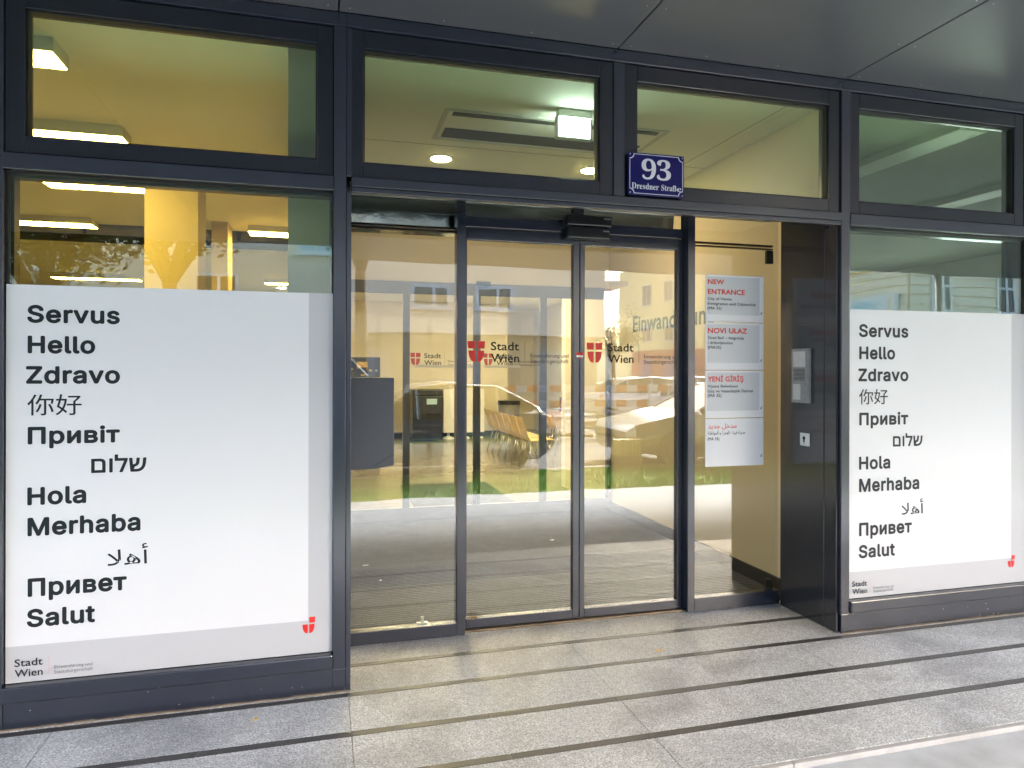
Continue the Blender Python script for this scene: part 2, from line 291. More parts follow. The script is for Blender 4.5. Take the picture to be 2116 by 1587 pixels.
# ------------------------------------------------------------------ lettering (flat printed meshes)
GLYPHS = {"H":[517,[[60,0,60,509,125,509,125,289,392,289,392,509,457,509,457,0,392,0,392,232,125,232,125,0]]],"M":[628,[[60,0,60,509,152,509,277,187,287,159,299,123,311,84,322,49,307,49,318,83,330,121,342,158,352,187,476,509,568,509,568,0,504,0,504,291,504,327,505,369,506,413,507,457,513,457,498,409,482,363,467,322,456,291,342,0,286,0,170,291,159,321,145,361,129,408,112,457,119,457,120,416,121,372,122,328,122,291,122,0]]],"S":[447,[[224,-9,188,-7,156,-1,128,9,102,23,81,40,64,60,51,83,42,109,38,137,104,137,108,118,114,102,123,88,136,76,150,66,166,59,185,53,204,50,224,49,246,50,267,54,286,60,303,69,317,79,329,92,338,106,344,122,346,139,344,154,340,168,332,179,322,189,310,197,296,205,245,222,184,239,145,253,112,269,86,289,67,313,56,341,52,372,54,400,62,425,75,448,92,468,113,484,138,498,165,508,195,514,227,516,259,514,289,508,316,498,340,484,360,468,377,449,390,427,398,403,401,378,337,378,332,402,320,421,302,437,280,449,254,456,225,459,204,457,185,454,167,448,152,440,139,430,129,418,121,405,117,391,115,376,117,359,122,345,131,334,142,324,155,315,169,308,212,293,264,279,312,264,328,256,344,248,359,238,372,226,384,213,395,198,402,180,407,161,408,139,406,112,399,87,386,64,370,43,349,25,323,11,294,0,261,-7]]],"Z":[438,[[42,0,42,46,273,385,306,431,341,476,348,454,285,452,223,452,40,452,40,509,397,509,397,462,169,129,134,81,97,33,90,54,152,57,214,57,399,57,399,0]]],"a":[389,[[160,-9,137,-7,115,-3,94,5,76,15,60,29,48,45,38,63,32,84,30,108,32,128,36,146,43,161,53,174,64,184,78,193,92,200,108,206,125,211,178,220,234,227,247,229,257,231,265,235,271,240,274,246,276,255,276,257,275,272,272,285,267,297,260,307,251,315,240,322,227,327,212,330,196,331,178,330,163,327,149,322,137,316,127,309,118,301,110,292,104,283,100,274,41,291,51,313,64,331,79,346,95,358,114,368,133,375,153,380,173,383,194,384,239,379,255,375,271,369,286,360,300,350,312,336,322,320,330,301,335,278,337,251,337,0,277,0,277,52,272,52,252,25,242,16,229,8,215,1,199,-4,181,-7],[170,45,192,47,211,51,228,59,242,68,254,80,263,93,270,108,274,122,276,138,276,190,259,182,231,176,200,171,175,168,134,159,122,153,112,147,103,139,97,130,93,118,92,105,93,93,96,82,102,72,109,64,119,57,130,52,142,48,156,46]]],"b":[424,[[229,-8,208,-7,189,-3,172,4,159,12,147,21,138,31,118,59,112,59,112,0,53,0,53,509,114,509,114,319,118,319,137,346,147,355,158,364,171,373,188,379,207,383,229,384,259,382,287,374,313,361,335,342,354,320,370,293,381,261,388,227,390,189,388,151,381,116,370,84,355,57,336,34,313,16,288,3,260,-6],[220,47,242,49,262,55,279,66,294,80,306,97,316,117,323,139,327,163,328,189,327,215,323,239,316,261,307,281,295,298,280,311,262,322,243,328,220,330,198,328,178,322,161,312,147,299,134,282,125,263,118,241,114,216,113,189,114,162,118,138,125,115,135,95,147,78,162,65,179,55,198,49]]],"d":[424,[[195,-8,165,-6,137,3,111,16,89,34,70,57,55,84,43,116,36,151,34,189,36,227,43,261,55,293,70,320,89,342,112,361,137,374,165,382,196,384,218,383,237,379,253,373,267,364,278,355,287,346,306,319,311,319,311,509,372,509,372,0,313,0,313,59,307,59,287,31,277,21,266,12,252,4,236,-3,217,-7],[205,47,226,49,246,55,263,65,278,78,290,95,299,115,306,138,310,162,312,189,310,216,306,241,300,263,290,282,278,299,263,312,246,322,227,328,205,330,182,328,162,322,145,311,130,298,118,281,108,261,102,239,98,215,96,189,98,163,102,139,109,117,118,97,130,80,145,66,162,55,182,49]]],"e":[404,[[212,-8,177,-5,145,3,117,16,92,35,72,58,56,85,44,116,37,150,34,187,36,224,44,258,55,290,71,317,91,340,115,359,142,373,172,382,205,384,226,383,246,380,266,374,285,366,303,355,319,341,334,324,347,305,357,282,365,256,370,227,371,194,371,169,75,169,75,221,338,221,310,202,308,226,304,248,298,269,288,286,277,301,263,314,246,323,227,328,205,330,183,328,164,323,146,313,131,301,119,286,109,270,102,251,97,231,96,211,96,178,98,151,102,127,110,106,121,88,135,73,151,61,169,53,190,48,212,46,227,47,241,49,254,53,265,58,276,65,285,73,294,82,300,93,306,105,365,91,358,72,348,55,335,39,320,26,302,14,283,4,261,-3,237,-7]]],"h":[410,[[114,227,114,0,53,0,53,509,114,509,114,287,102,287,116,319,132,344,152,362,175,374,200,382,227,384,252,383,275,377,295,369,313,356,328,340,341,321,350,298,355,271,357,240,357,0,296,0,296,235,293,263,286,286,273,304,256,318,235,326,210,329,192,328,176,324,161,317,147,308,136,297,126,283,119,266,115,248]]],"l":[189,[[139,-2,112,0,91,8,74,20,62,37,55,59,53,84,53,509,114,509,114,99,114,83,117,71,120,62,126,57,135,53,146,52,160,53,170,54,181,3,162,-1]]],"o":[415,[[207,-8,174,-5,144,3,117,16,93,35,72,58,56,85,44,116,37,150,34,187,37,225,44,260,56,291,72,318,93,341,117,360,144,374,174,382,207,384,241,382,271,374,299,360,323,341,343,318,359,291,371,260,379,225,381,187,379,150,371,116,359,85,343,58,323,35,299,16,271,3,241,-5],[207,46,231,49,252,55,270,66,285,80,298,97,307,117,314,139,318,163,319,187,318,212,314,236,307,258,298,278,285,296,270,310,252,321,231,328,207,330,184,328,163,321,145,310,130,296,118,278,108,258,102,236,98,212,96,187,98,163,102,139,108,117,118,97,130,80,145,66,163,55,184,49]]],"r":[259,[[53,0,53,379,112,379,112,321,115,321,124,339,137,354,152,367,171,377,191,383,213,385,229,384,243,384,243,322,230,324,207,326,190,324,174,321,159,315,146,306,135,296,126,284,119,269,115,254,114,237,114,0]]],"s":[365,[[182,-8,157,-7,133,-3,112,3,93,12,76,24,62,38,50,54,41,73,36,94,94,107,101,87,111,72,124,60,141,52,160,47,181,45,206,47,227,53,244,62,258,74,265,88,268,103,266,115,262,126,254,136,243,144,229,150,212,155,149,170,118,180,92,192,72,208,58,227,50,249,47,274,49,295,55,314,65,332,79,347,95,360,115,370,137,378,161,383,187,384,212,383,234,379,254,372,271,363,286,352,299,339,309,324,318,308,324,290,268,277,262,291,254,304,243,316,228,325,210,331,187,333,166,331,147,326,131,317,119,305,111,292,109,277,110,264,115,253,124,243,136,235,152,229,172,223,229,209,261,200,287,187,306,171,320,153,328,131,331,107,329,85,323,65,312,47,298,31,281,18,260,6,236,-2,210,-7]]],"t":[227,[[204,379,204,327,6,327,6,379],[65,471,126,471,126,98,127,83,130,70,136,61,144,55,156,51,170,50,185,51,202,54,213,2,192,-3,168,-4,138,-1,113,7,92,21,77,41,68,64,65,93]]],"u":[410,[[182,-5,158,-3,135,2,115,11,97,23,82,39,69,59,60,82,54,109,53,139,53,379,114,379,114,144,116,117,124,94,137,75,154,61,175,53,200,50,218,51,234,55,249,62,263,71,274,83,283,97,290,113,295,132,296,153,296,379,357,379,357,0,298,0,298,92,307,92,294,60,277,35,257,17,234,5,209,-3]]],"v":[389,[[163,0,17,379,84,379,165,155,187,87,206,21,184,21,203,87,224,155,305,379,371,379,226,0]]],"П":[517,[[457,509,457,0,392,0,392,452,125,452,125,0,60,0,60,509]]],"в":[392,[[53,0,53,379,208,379,247,376,280,367,307,352,327,331,339,307,343,278,341,258,335,240,324,226,309,214,291,205,270,199,284,196,298,191,312,185,325,176,336,165,345,152,352,138,357,121,358,102,356,84,351,66,343,50,331,35,317,23,300,13,280,6,257,1,232,0],[111,56,232,56,251,57,266,62,279,70,288,80,293,93,295,108,293,125,288,141,279,153,266,162,251,167,232,169,111,169],[111,220,209,220,230,222,248,227,263,234,273,245,280,258,282,273,280,288,273,300,262,310,248,318,230,322,208,324,111,324]]],"е":[404,[[212,-8,177,-5,145,3,117,16,92,35,72,58,56,85,44,116,37,150,34,187,36,224,44,258,55,290,71,317,91,340,115,359,142,373,172,382,205,384,226,383,246,380,266,374,285,366,303,355,319,341,334,324,347,305,357,282,365,256,370,227,371,194,371,169,75,169,75,221,338,221,310,202,308,226,304,248,298,269,288,286,277,301,263,314,246,323,227,328,205,330,183,328,164,323,146,313,131,301,119,286,109,270,102,251,97,231,96,211,96,178,98,151,102,127,110,106,121,88,135,73,151,61,169,53,190,48,212,46,227,47,241,49,254,53,265,58,276,65,285,73,294,82,300,93,306,105,365,91,358,72,348,55,335,39,320,26,302,14,283,4,261,-3,237,-7]]],"и":[411,[[358,0,296,0,296,274,293,274,111,0,53,0,53,379,114,379,114,104,118,104,300,379,358,379]]],"р":[424,[[53,-143,53,379,112,379,112,319,118,319,137,346,147,355,158,364,171,373,188,379,207,383,229,384,259,382,287,374,313,361,335,342,354,320,370,293,381,261,388,227,390,189,388,151,381,116,370,84,355,57,336,34,313,16,288,3,260,-6,229,-8,208,-7,189,-3,173,4,159,12,147,21,138,31,118,59,114,59,114,-143],[220,47,242,49,262,55,279,66,294,80,306,97,316,117,323,139,327,163,328,189,327,215,323,239,316,261,307,281,295,298,280,311,262,322,243,328,220,330,198,328,178,322,161,312,147,299,134,282,125,263,118,241,114,216,113,189,114,162,118,138,125,115,135,95,147,78,162,65,179,55,198,49]]],"т":[325,[[132,0,132,325,6,325,6,379,319,379,319,325,193,325,193,0]]],"і":[167,[[53,0,53,379,114,379,114,0],[84,443,73,444,63,448,54,455,47,463,43,472,41,483,43,494,47,504,54,512,63,518,73,522,84,524,95,522,105,518,114,512,121,504,125,494,126,483,125,472,121,463,114,455,105,448,95,444]]]}
TMP = []
def text_geo(s, off=0.0, arial=False):
    """returns (verts2d, faces) of a line of text at size 1"""
    if arial:
        c = bpy.data.curves.new('t', 'CURVE'); c.dimensions = '2D'; c.fill_mode = 'FRONT'; x = 0
        for ch in s:
            adv, sps = GLYPHS[ch]
            for sp in sps:
                n = len(sp)//2; q = c.splines.new('POLY'); q.points.add(n-1); q.use_cyclic_u = True
                for i in range(n): q.points[i].co = (x+sp[2*i]/1000, sp[2*i+1]/1000, 0, 1)
            x += adv/1000+off*.9
    else:
        c = bpy.data.curves.new('t', 'FONT'); c.body = s; c.size = 1; c.resolution_u = 3
        c.space_character = 1+off*1.2
    o = bpy.data.objects.new('t', c); COL.objects.link(o)
    bpy.context.view_layer.update()
    me = bpy.data.meshes.new_from_object(o.evaluated_get(bpy.context.evaluated_depsgraph_get()))
    v = [(p.co.x, p.co.y) for p in me.vertices]; f = [list(p.vertices) for p in me.polygons]
    bpy.data.objects.remove(o); bpy.data.curves.remove(c); bpy.data.meshes.remove(me)
    return v, f
CAPH = {}
def text(mb, s, x0, x1, zb, zt, place, off=0.0, arial=False, fit=False):
    """write s between x0 and x1, baseline zb, capital height up to zt; place maps (u, z) to a point"""
    v, f = text_geo(s, off, arial)
    xs = [p[0] for p in v]; ys = [p[1] for p in v]
    if fit: y0, h = min(ys), max(ys)-min(ys)
    else:
        k = (off, arial)
        if k not in CAPH:
            hv, _ = text_geo('H', off, arial); CAPH[k] = (min(p[1] for p in hv), max(p[1] for p in hv))
        y0 = CAPH[k][0]; h = CAPH[k][1]-y0
    sx = (x1-x0)/(max(xs)-min(xs)); sz = (zt-zb)/h
    d = off*.9*sz; dx = off*.9*sx          # bold strokes: slightly shifted copies, each a hair in front of the last
    sx *= 1-2*dx/(x1-x0); sz *= 1-2*d/(zt-zb)
    ks = [(0, 0)] if off < .003 else [(math.cos(i*math.pi/4), math.sin(i*math.pi/4)) for i in range(8)]
    for n, (ka, kb_) in enumerate(ks):
        e = Vector(place(x0, zb)); nrm = (Vector(place(x0+1, zb))-e).cross(Vector(place(x0, zb+1))-e).normalized()*(n*.00012)
        vs = [mb.bm.verts.new(Vector(place(x0+dx*(1+ka)+(a-min(xs))*sx, zb+d*(1+kb_)+(b-y0)*sz))+nrm) for a, b in v]
        for q in f: mb._f([vs[i] for i in q])
def onY(Y): return lambda u, z: (u, Y, z)
def shield(mb, x0, x1, z0, z1, place, parts='abcd'):
    """city shield: two top fields, two curved bottom fields, gaps forming a cross"""
    w_, h = x1-x0, z1-z0; g = .055*w_; cx = (x0+x1)/2; zc = z0+h*.60
    if 'a' in parts: mb.poly([place(*p) for p in ((x0, z1), (x0+.03*w_, zc+g), (cx-g, zc+g), (cx-g, z1))])
    if 'b' in parts: mb.poly([place(*p) for p in ((x1, z1), (cx+g, z1), (cx+g, zc+g), (x1-.03*w_, zc+g))])
    for sg, k in ((-1, 'c'), (1, 'd')):
        if k in parts:
            arc = []
            for i in range(8):
                t = i/7
                arc.append((cx+sg*(g+(w_*.45-g)*math.cos(t*math.pi/2)**.8), zc-g-(zc-g-z0)*math.sin(t*math.pi/2)))
            mb.poly([place(*p) for p in [(cx+sg*g, zc-g)]+arc])

# ------------------------------------------------------------------ ground
def slab_rows():
    mb = MB()
    mb.mi = 2; mb.poly([(-9, -1.09, -.006), (13, -1.09, -.006), (13, .62, -.006), (-9, .62, -.006)])
    strips = [(-.773, -.731), (-.429, -.386), (-.060, -.020), (.272, .314)]
    g = .0017
    def row(y0, y1, x0, step, mi, top=0.0):
        mb.mi = mi; x = x0
        while x < 12.9:
            mb.box(x+g, x+step-g, y0+g, y1-g, -.03, top); x += step
    rows = [(-1.065, -.773), (-.731, -.429), (-.386, -.060), (-.020, .272), (.314, .585)]
    for i, (a, b) in enumerate(rows): row(a, b, .127-1.232*7, 1.232, 0)
    for a, b in strips: row(a, b, .127-.608*15, .608, 1, .0006)
    return mb
struct('pavement', slab_rows(), [M['granite'], M['strip'], M['grout']])
kb = MB(); x = -9.0
while x < 13: kb.box(x+.002, x+1.2-.002, -1.092, -1.067, -.06, -.001); x += 1.2
struct('kerb_edge', kb, M['kerb'], bevel=.003)
struct('path', bx(-14, 30, -3.9, -1.094, -.2, -.022), M['path'])
struct('lawn_soil', bx(-14, 16, -5.72, -3.905, -.2, -.03), M['soil'])
gb = MB()
for i in range(16000):
    x, y = random.uniform(-6, 9.5), random.uniform(-5.7, -3.91); h = random.uniform(.035, .085); a = random.uniform(0, 6.28)
    dx, dy = math.cos(a)*.008, math.sin(a)*.008; lx, ly = random.uniform(-.03, .03), random.uniform(-.03, .03)
    gb.poly([(x-dx, y-dy, -.03), (x+dx, y+dy, -.03), (x+lx, y+ly, -.03+h)])
tag(gb.build('grass', M['blade'], flat=True), kind='stuff')
struct('road_kerb', bx(-30, 46, -5.88, -5.725, -.25, -.02), M['kerb'], bevel=.01)
struct('road', bx(-60, 80, -17.5, -5.885, -.3, -.13), M['road'])
struct('far_sidewalk', bx(-60, 25.0, -22.0, -17.505, -.3, -.02), M['path'])
struct('side_street', bx(25.005, 80, -22.0, -17.505, -.3, -.021), M['path'])
struct('ground', bx(-120, 140, -140, 90, -.5, -.31), M['path'])

# ------------------------------------------------------------------ the office building: frame, glass, soffit, shell
B = thing('office_building', 'dark grey framed street front of glazed office with recessed sliding entrance', 'building', (0, 0, 0))
def post(*a, mat='frame', name='post', bevel=.003): return bx(*a).build(name, M[mat], B, bevel=bevel)
# posts
post(-1.392, -1.312, 0, .12, 0, 3.195)
post(.056, .114, -.006, .12, .113, 3.195)
post(.115, .139, .0, .12, 0, 2.403)
post(.115, .139, .0, .12, 2.478, 3.195)
post(1.504, 1.567, 0, .12, 2.478, 3.195)
post(2.947, 3.006, -.006, .12, .113, 3.195)
post(4.352, 4.43, 0, .12, 2.476, 3.195)
post(4.405, 4.48, 0, .12, 0, 2.4755)
post(2.932, 2.9455, .018, .12, 0, 2.403, mat='jamb', name='corner_trim')
post(2.9565, 3.006, .002, .12, 0, .111, name='post_foot')
post(.056, .1135, .002, .12, 0, .111, name='post_foot')
# rails
for a, b in ((-1.392, .1165), (.1175, 2.9535), (2.9545, 4.43)):
    post(a, b, -.004, .12, 3.197, 3.262, name='top_rail')
for a, b in ((-1.311, .0555), (3.0065, 4.4045)):
    post(a, b, -.012, .12, 2.404, 2.474, name='transom_rail')
    post(a, b, -.022, .12, .121, .189, name='sill_rail', bevel=.007)
    post(a, b, .004, .12, 0, .112, name='kick_plate', bevel=.002)
    post(a, b, -.001, .004, .1125, .1205, mat='gasket', name='sill_joint', bevel=0)  # black joint strip, made taller to draw the shadow line under the sill
post(.1395, 2.9465, -.012, .12, 2.430, 2.476, name='transom_rail')
post(.1395, 2.9465, -.004, .03, 2.404, 2.4285, name='transom_drip')
# cladding that carries the front on to both sides
post(-14, -1.394, .01, .2, 0, 3.262, name='cladding')
post(4.482, 9.2, .01, .2, 0, 3.262, name='cladding')
# transom windows and the two big windows
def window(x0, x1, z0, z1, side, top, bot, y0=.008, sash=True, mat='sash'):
    gx0, gx1, gz0, gz1 = x0+side, x1-side, z0+bot, z1-top
    if sash:
        f = MB()
        f.box(x0, gx0, y0, .10, z0, z1); f.box(gx1, x1, y0, .10, z0, z1)
        f.box(gx0, gx1, y0, .10, z0, gz0); f.box(gx0, gx1, y0, .10, gz1, z1)
    else:
        f = MB(); e = .006
        gx0, gx1, gz0, gz1 = x0+e, x1-e, z0+e, z1-e
        f.box(x0, gx0, .026, .06, z0, z1); f.box(gx1, x1, .026, .06, z0, z1)
        f.box(gx0, gx1, .026, .06, z0, gz0); f.box(gx0, gx1, .026, .06, gz1, z1)
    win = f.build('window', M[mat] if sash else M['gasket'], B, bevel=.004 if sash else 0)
    g = MB(); e = .007; a = y0+.016 if sash else .024
    if sash:
        g.box(gx0, gx0+e, a, .062, gz0, gz1); g.box(gx1-e, gx1, a, .062, gz0, gz1)
        g.box(gx0+e, gx1-e, a, .062, gz0, gz0+e); g.box(gx0+e, gx1-e, a, .062, gz1-e, gz1)
        g.build('gasket', M['gasket'], win)
    bx(gx0+.002, gx1-.002, .036, .044, gz0+.002, gz1-.002).build('pane', M['gl_front'], win)
    return win
for x0, x1 in ((-1.311, .0555), (.119, 1.5035), (1.5675, 2.9465), (3.0065, 4.3515)):
    window(x0, x1, 2.478, 3.194, .077, .088, .076)
window(-1.311, .0555, .1895, 2.4035, 0, 0, 0, sash=False)
window(3.0065, 4.4045, .1895, 2.4035, 0, 0, 0, sash=False)
# inner rims of the big windows, seen through the glass
for x0, x1 in ((-1.311, .0555), (3.0065, 4.4045)):
    r = MB(); r.box(x0, x0+.018, .061, .12, .19, 2.403); r.box(x1-.018, x1, .061, .12, .19, 2.403); r.box(x0+.018, x1-.018, .061, .12, 2.385, 2.403)
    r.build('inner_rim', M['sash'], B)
# recess: left reveal, right jamb panel, ceiling
post(.100, .139, .121, .66, 0, 2.55, mat='frame', name='reveal_panel')
post(2.930, 2.972, .121, .535, 0, 2.55, mat='jamb', name='jamb_panel')
bx(.139, 2.930, .121, .655, 2.552, 2.585).build('recess_ceiling', M['soffit'], B)
# fixed side lights
def sidelight(x0, x1, gx0, gx1, zr, y0=.54):
    f = MB()
    f.box(gx0, gx1, y0, y0+.06, .004, zr)
    if gx0 > x0: f.box(x0, gx0, y0, y0+.10, .004, 2.55)
    if gx1 < x1: f.box(gx1, x1, y0, y0+.10, .004, 2.55)
    w_ = f.build('side_light', M['frame'], B, bevel=.003)
    bx(gx0, gx1, y0+.02, y0+.028, zr, 2.55).build('pane', M['gl_door'], w_)
    h = MB(); h.box(gx0, gx1, y0+.075, y0+.10, 2.357, 2.366); h.box(gx0, gx1, y0+.075, y0+.10, 2.376, 2.388)
    h.build('ceiling_profile', M['black'], w_)
    return w_
sl = sidelight(.1395, .810, .1395, .762, .078)
sr = sidelight(2.252, 2.9295, 2.302, 2.9295, .094)
for z0_, z1_ in ((2.262, 2.350), (.095, .150)): bx(2.872, 2.922, .60, .625, z0_, z1_).build('glass_clamp', M['black'], sr, bevel=.003)
# door operator over the sliding leaves, with glass strip above
o = MB(); o.box(.812, 2.250, .605, .70, 2.396, 2.458); o.build('door_operator', M['frame'], B, bevel=.003)
bx(.812, 2.250, .640, .648, 2.458, 2.55).build('pane', M['gl_door'], B)
bx(1.505, 1.575, .62, .68, 2.4585, 2.55).build('operator_post', M['frame'], B)
MB().prism([(.1395, .745, 2.385), (.1395, .714, 2.602), (.1395, .90, 2.602), (.1395, .90, 2.385)], (2.11, 0, 0)).build('operator_cover', M['cover'], B, bevel=.003)
sen = MB(); sen.box(1.430, 1.720, .52, .604, 2.425, 2.490)
sn = sen.build('door_sensor', M['black'], B, bevel=.008)
bx(1.436, 1.714, .535, .6035, 2.349, 2.424).build('sensor_lens', M['black'], sn, bevel=.01)
for k, z in ((0, 2.468), (0, 2.396)):
    d = MB()
    for i in range(4): d.box(1.668+i*.011, 1.676+i*.011, .5185 if z > 2.42 else .5335, .5200 if z > 2.42 else .5352, z, z+.008)
    d.build('indicator', M['alu'], sn)
bx(.812, 2.252, .582, .69, -.004, .010).build('threshold', M['brass'], B, bevel=.002)
# soffit panels with their rivets
px = [-5.7]
while px[-1] < 12: px.append(px[-1]+1.448)
k0 = min(range(len(px)), key=lambda i: abs(px[i]-.077)); sh = .077-px[k0]; px = [p+sh for p in px]
for a, b in zip(px, px[1:]):
    for y0, y1 in ((-3.3, .0), (-6.6, -3.3)):
        p = bx(a+.004, b-.004, y0+.004, y1-.004, 3.2635, 3.30).build('soffit_panel', M['soffit'], B, bevel=.004)
        if -2 < a < 6 and y1 == 0:
            for yy in (-.055, -.45, -.9, -1.4):
                for xx in (a+.05, a+.5, a+.95, b-.05) if yy == -.055 else (a+.05, b-.05):
                    MB().tube([(xx, yy, 3.2634), (xx, yy, 3.2605)], .0042, 8).build('rivet', M['rivet'], p)
bx(-5.7, 12.9, -6.6, 0, 3.302, 4.3).build('canopy', M['frame'], B)
bx(-13, 9.3, .0, 16, 3.62, 4.3).build('roof', M['frame'], B)
bx(-13, 9.3, .0, .12, 3.302, 3.62).build('roof_band', M['frame'], B)

# ------------------------------------------------------------------ interior shell (parts of the building)
def wall(*a, mat='wall', name='wall'): return bx(*a).build(name, M[mat], B)
# left office
wall(-9.2, -9.0, .2, 14.2, 0, 3.62); wall(-9.2, 9.2, 14.0, 14.2, 0, 3.62)
wall(-.166, .098, .30, 13.99, 0, 3.40, mat='part', name='partition')
wall(-1.275, -.905, 2.3, 2.66, 0, 3.16, mat='column', name='column')
wall(-1.148, -.985, 4.70, 5.1, 0, 3.16, mat='column', name='column')
def ceiling(name, *a, mat='ceil'): return bx(*a).build(name, M[mat], B)
ceiling('ceiling', -9, -.167, .121, 5.2, 3.15, 3.25)
ceiling('ceiling', -9, -.167, 6.3, 14, 3.075, 3.12)
ceiling('void_wall', -9, -.167, 6.302, 6.33, 3.121, 3.589, mat='void')
ceiling('ceiling_void', -9, -.167, 5.2, 6.3, 3.59, 3.615, mat='void')
ceiling('void_edge', -9, -.167, 5.202, 5.22, 3.251, 3.589, mat='void')
MB().tube([(-9, 6.0, 3.255), (-.167, 6.0, 3.255)], .085, 18).build('air_duct', M['duct'], B, smooth=True)
for x in (-2.72, -1.0): bx(x-.02, x+.02, 5.905, 5.912, 3.16, 3.588).build('duct_strap', M['void'], B)
# entrance lobby
wall(3.09, 3.105, .121, 5.2, 0, 3.40)
wall(3.0725, 3.089, .66, 3.70, .0, .10, mat='skirt', name='skirting')
wall(.0985, 3.089, 3.76, 3.9, 2.452, 3.40)
ceiling('ceiling', -.10, 3.089, .121, 3.755, 3.235, 3.40)
for q in ((-.1, 3.089, 1.752, 1.755), (2.86, 2.863, .121, 3.7)): bx(q[0], q[1], q[2], q[3], 3.2335, 3.236).build('ceiling_joint', M['void'], B)
# right office
wall(9.0, 9.2, 5.2, 14.0, 0, 3.62, mat='wall_w'); wall(9.0, 9.2, .2, 5.199, 0, .5); wall(9.0, 9.2, .2, 5.199, 2.001, 3.62, mat='wall_w'); wall(9.0, 9.2, .2, 3.6, .5005, 2.0005, mat='wall_w')
f = MB()
for y in (3.6, 5.13): f.box(9.06, 9.12, y, y+.06, .501, 2.0)
sw_ = f.build('side_window', M['sash'], B)  # unseen window, added to let daylight brighten the right office
bx(9.085, 9.095, 3.66, 5.13, .501, 2.0).build('pane', M['gl_in'], sw_)
wall(3.09, 5.35, 5.2005, 5.35, 0, 3.40, mat='wall_w')
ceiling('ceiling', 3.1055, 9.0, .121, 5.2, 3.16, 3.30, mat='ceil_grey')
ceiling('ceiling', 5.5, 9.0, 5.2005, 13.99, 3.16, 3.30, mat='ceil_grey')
wall(3.1055, 3.115, .3, 5.2, 0, 3.15, mat='wall_w', name='wall_lining')
wall(4.56, 5.1, .30, .335, 0, 3.15, mat='black', name='dark_column')
# waiting hall
ceiling('ceiling', .099, 3.089, 3.901, 5.2, 3.10, 3.25)
ceiling('ceiling', .099, 5.349, 5.3505, 14, 3.10, 3.25)
ceiling('ceiling', .099, 3.089, 5.2005, 5.35, 3.10, 3.25)
wall(.0985, 4.25, 12.5, 12.65, 0, 3.09)
wall(.0985, 4.25, 12.46, 12.499, 0, .12, mat='skirt', name='skirting')
wall(5.35, 5.5, 5.2005, 13.99, 0, 3.30, mat='wall_w')
# floors
struct('floor', bx(-9, 9, 3.8, 14, -.2, .0), M['floor_in'])
struct('office_floor', bx(-9, .098, .2, 3.799, -.2, .0), M['floor_in'])
struct('right_office_floor', bx(3.09, 9, .2, 3.799, -.2, .0), M['lino'])
struct('right_office_rear_floor', bx(3.106, 9, 3.7995, 5.2, .0005, .002), M['lino'])
struct('lobby_floor', bx(.0985, 3.0895, 2.02, 3.799, -.2, .004), M['mat'])
rm = MB(); y = .70
while y < 2.0: rm.box(.14, 3.07, y, y+.026, -.1, .003 + (.002 if y < 1.3 else 0)); y += .034
struct('ribbed_mat', rm, M['mat'])
rl = MB(); y = .727
while y < 1.55: rl.box(.14, 3.07, y, y+.006, -.1, .0068); y += .034
tag(rl.build('mat_profiles', M['rib']), kind='structure')
struct('mat_bed', bx(.0985, 3.0895, .69, 2.018, -.2, -.004), M['mat'])
# wall lettering in the lobby
t = MB(); text(t, 'Einwanderung', -3.14, -1.60, 1.935, 2.10, lambda u, z: (3.0885, -u, z), off=.022)
t.build('wall_lettering', M['ink2'], B, flat=True)

# inner entrance
G = thing('inner_door', 'grey framed glass inner door at the back of the lobby with red shield logos', 'door', (1.6, 3.75, 0))
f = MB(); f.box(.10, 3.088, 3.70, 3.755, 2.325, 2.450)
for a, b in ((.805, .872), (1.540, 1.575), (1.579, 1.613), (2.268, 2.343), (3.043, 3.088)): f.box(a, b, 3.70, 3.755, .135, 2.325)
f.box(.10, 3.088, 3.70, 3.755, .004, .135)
f.build('frame', pmat('frame_coat_lit', (.13, .13, .128), .4, .2), G, bevel=.003)  # lighter copy of the street frames' coat, indoor light painted in
pn = MB()
for a, b in ((.10, .805), (.872, 1.540), (1.613, 2.268), (2.343, 3.043)): pn.box(a, b, 3.72, 3.728, .135, 2.325)
pn.build('pane', M['gl_in'], G)
bx(1.56, 1.71, 3.65, 3.70, 2.425, 2.47).build('sensor', M['black'], G, bevel=.008)
def door_logo(parent, x, Y, suffix=''):
    t = MB(); shield(t, x, x+.107, 1.594, 1.720, onY(Y)); t.build('shield_emblem', M['red'], parent, flat=True)
    t = MB(); text(t, 'Stadt', x+.142, x+.319, 1.666, 1.716, onY(Y), off=.016); text(t, 'Wien', x+.144, x+.319, 1.594, 1.645, onY(Y), off=.012)
    t.build('logo_lettering', M['ink'], parent, flat=True)
    t = MB(); t.poly([(x+.3545, Y, 1.597), (x+.3563, Y, 1.597), (x+.3563, Y, 1.722), (x+.3545, Y, 1.722)])
    text(t, 'Einwanderung und', x+.391, x+.637, 1.624, 1.648, onY(Y), off=.002); text(t, 'Staatsbürgerschaft', x+.391, x+.637, 1.590, 1.614, onY(Y), off=.002)
    t.build('small_lettering', M['ink2'], parent, flat=True)
door_logo(G, .879, 3.719); door_logo(G, 1.645, 3.719)
for a, b in ((.872, 1.540), (1.613, 2.05)):
    wb = MB(); wb.poly([(a+.05, 3.7185, 1.572), (b, 3.7185, 1.572), (b, 3.7185, 1.594), (a+.05, 3.7185, 1.594)])
    wb.build('frosted_band', M['white'], G, flat=True)

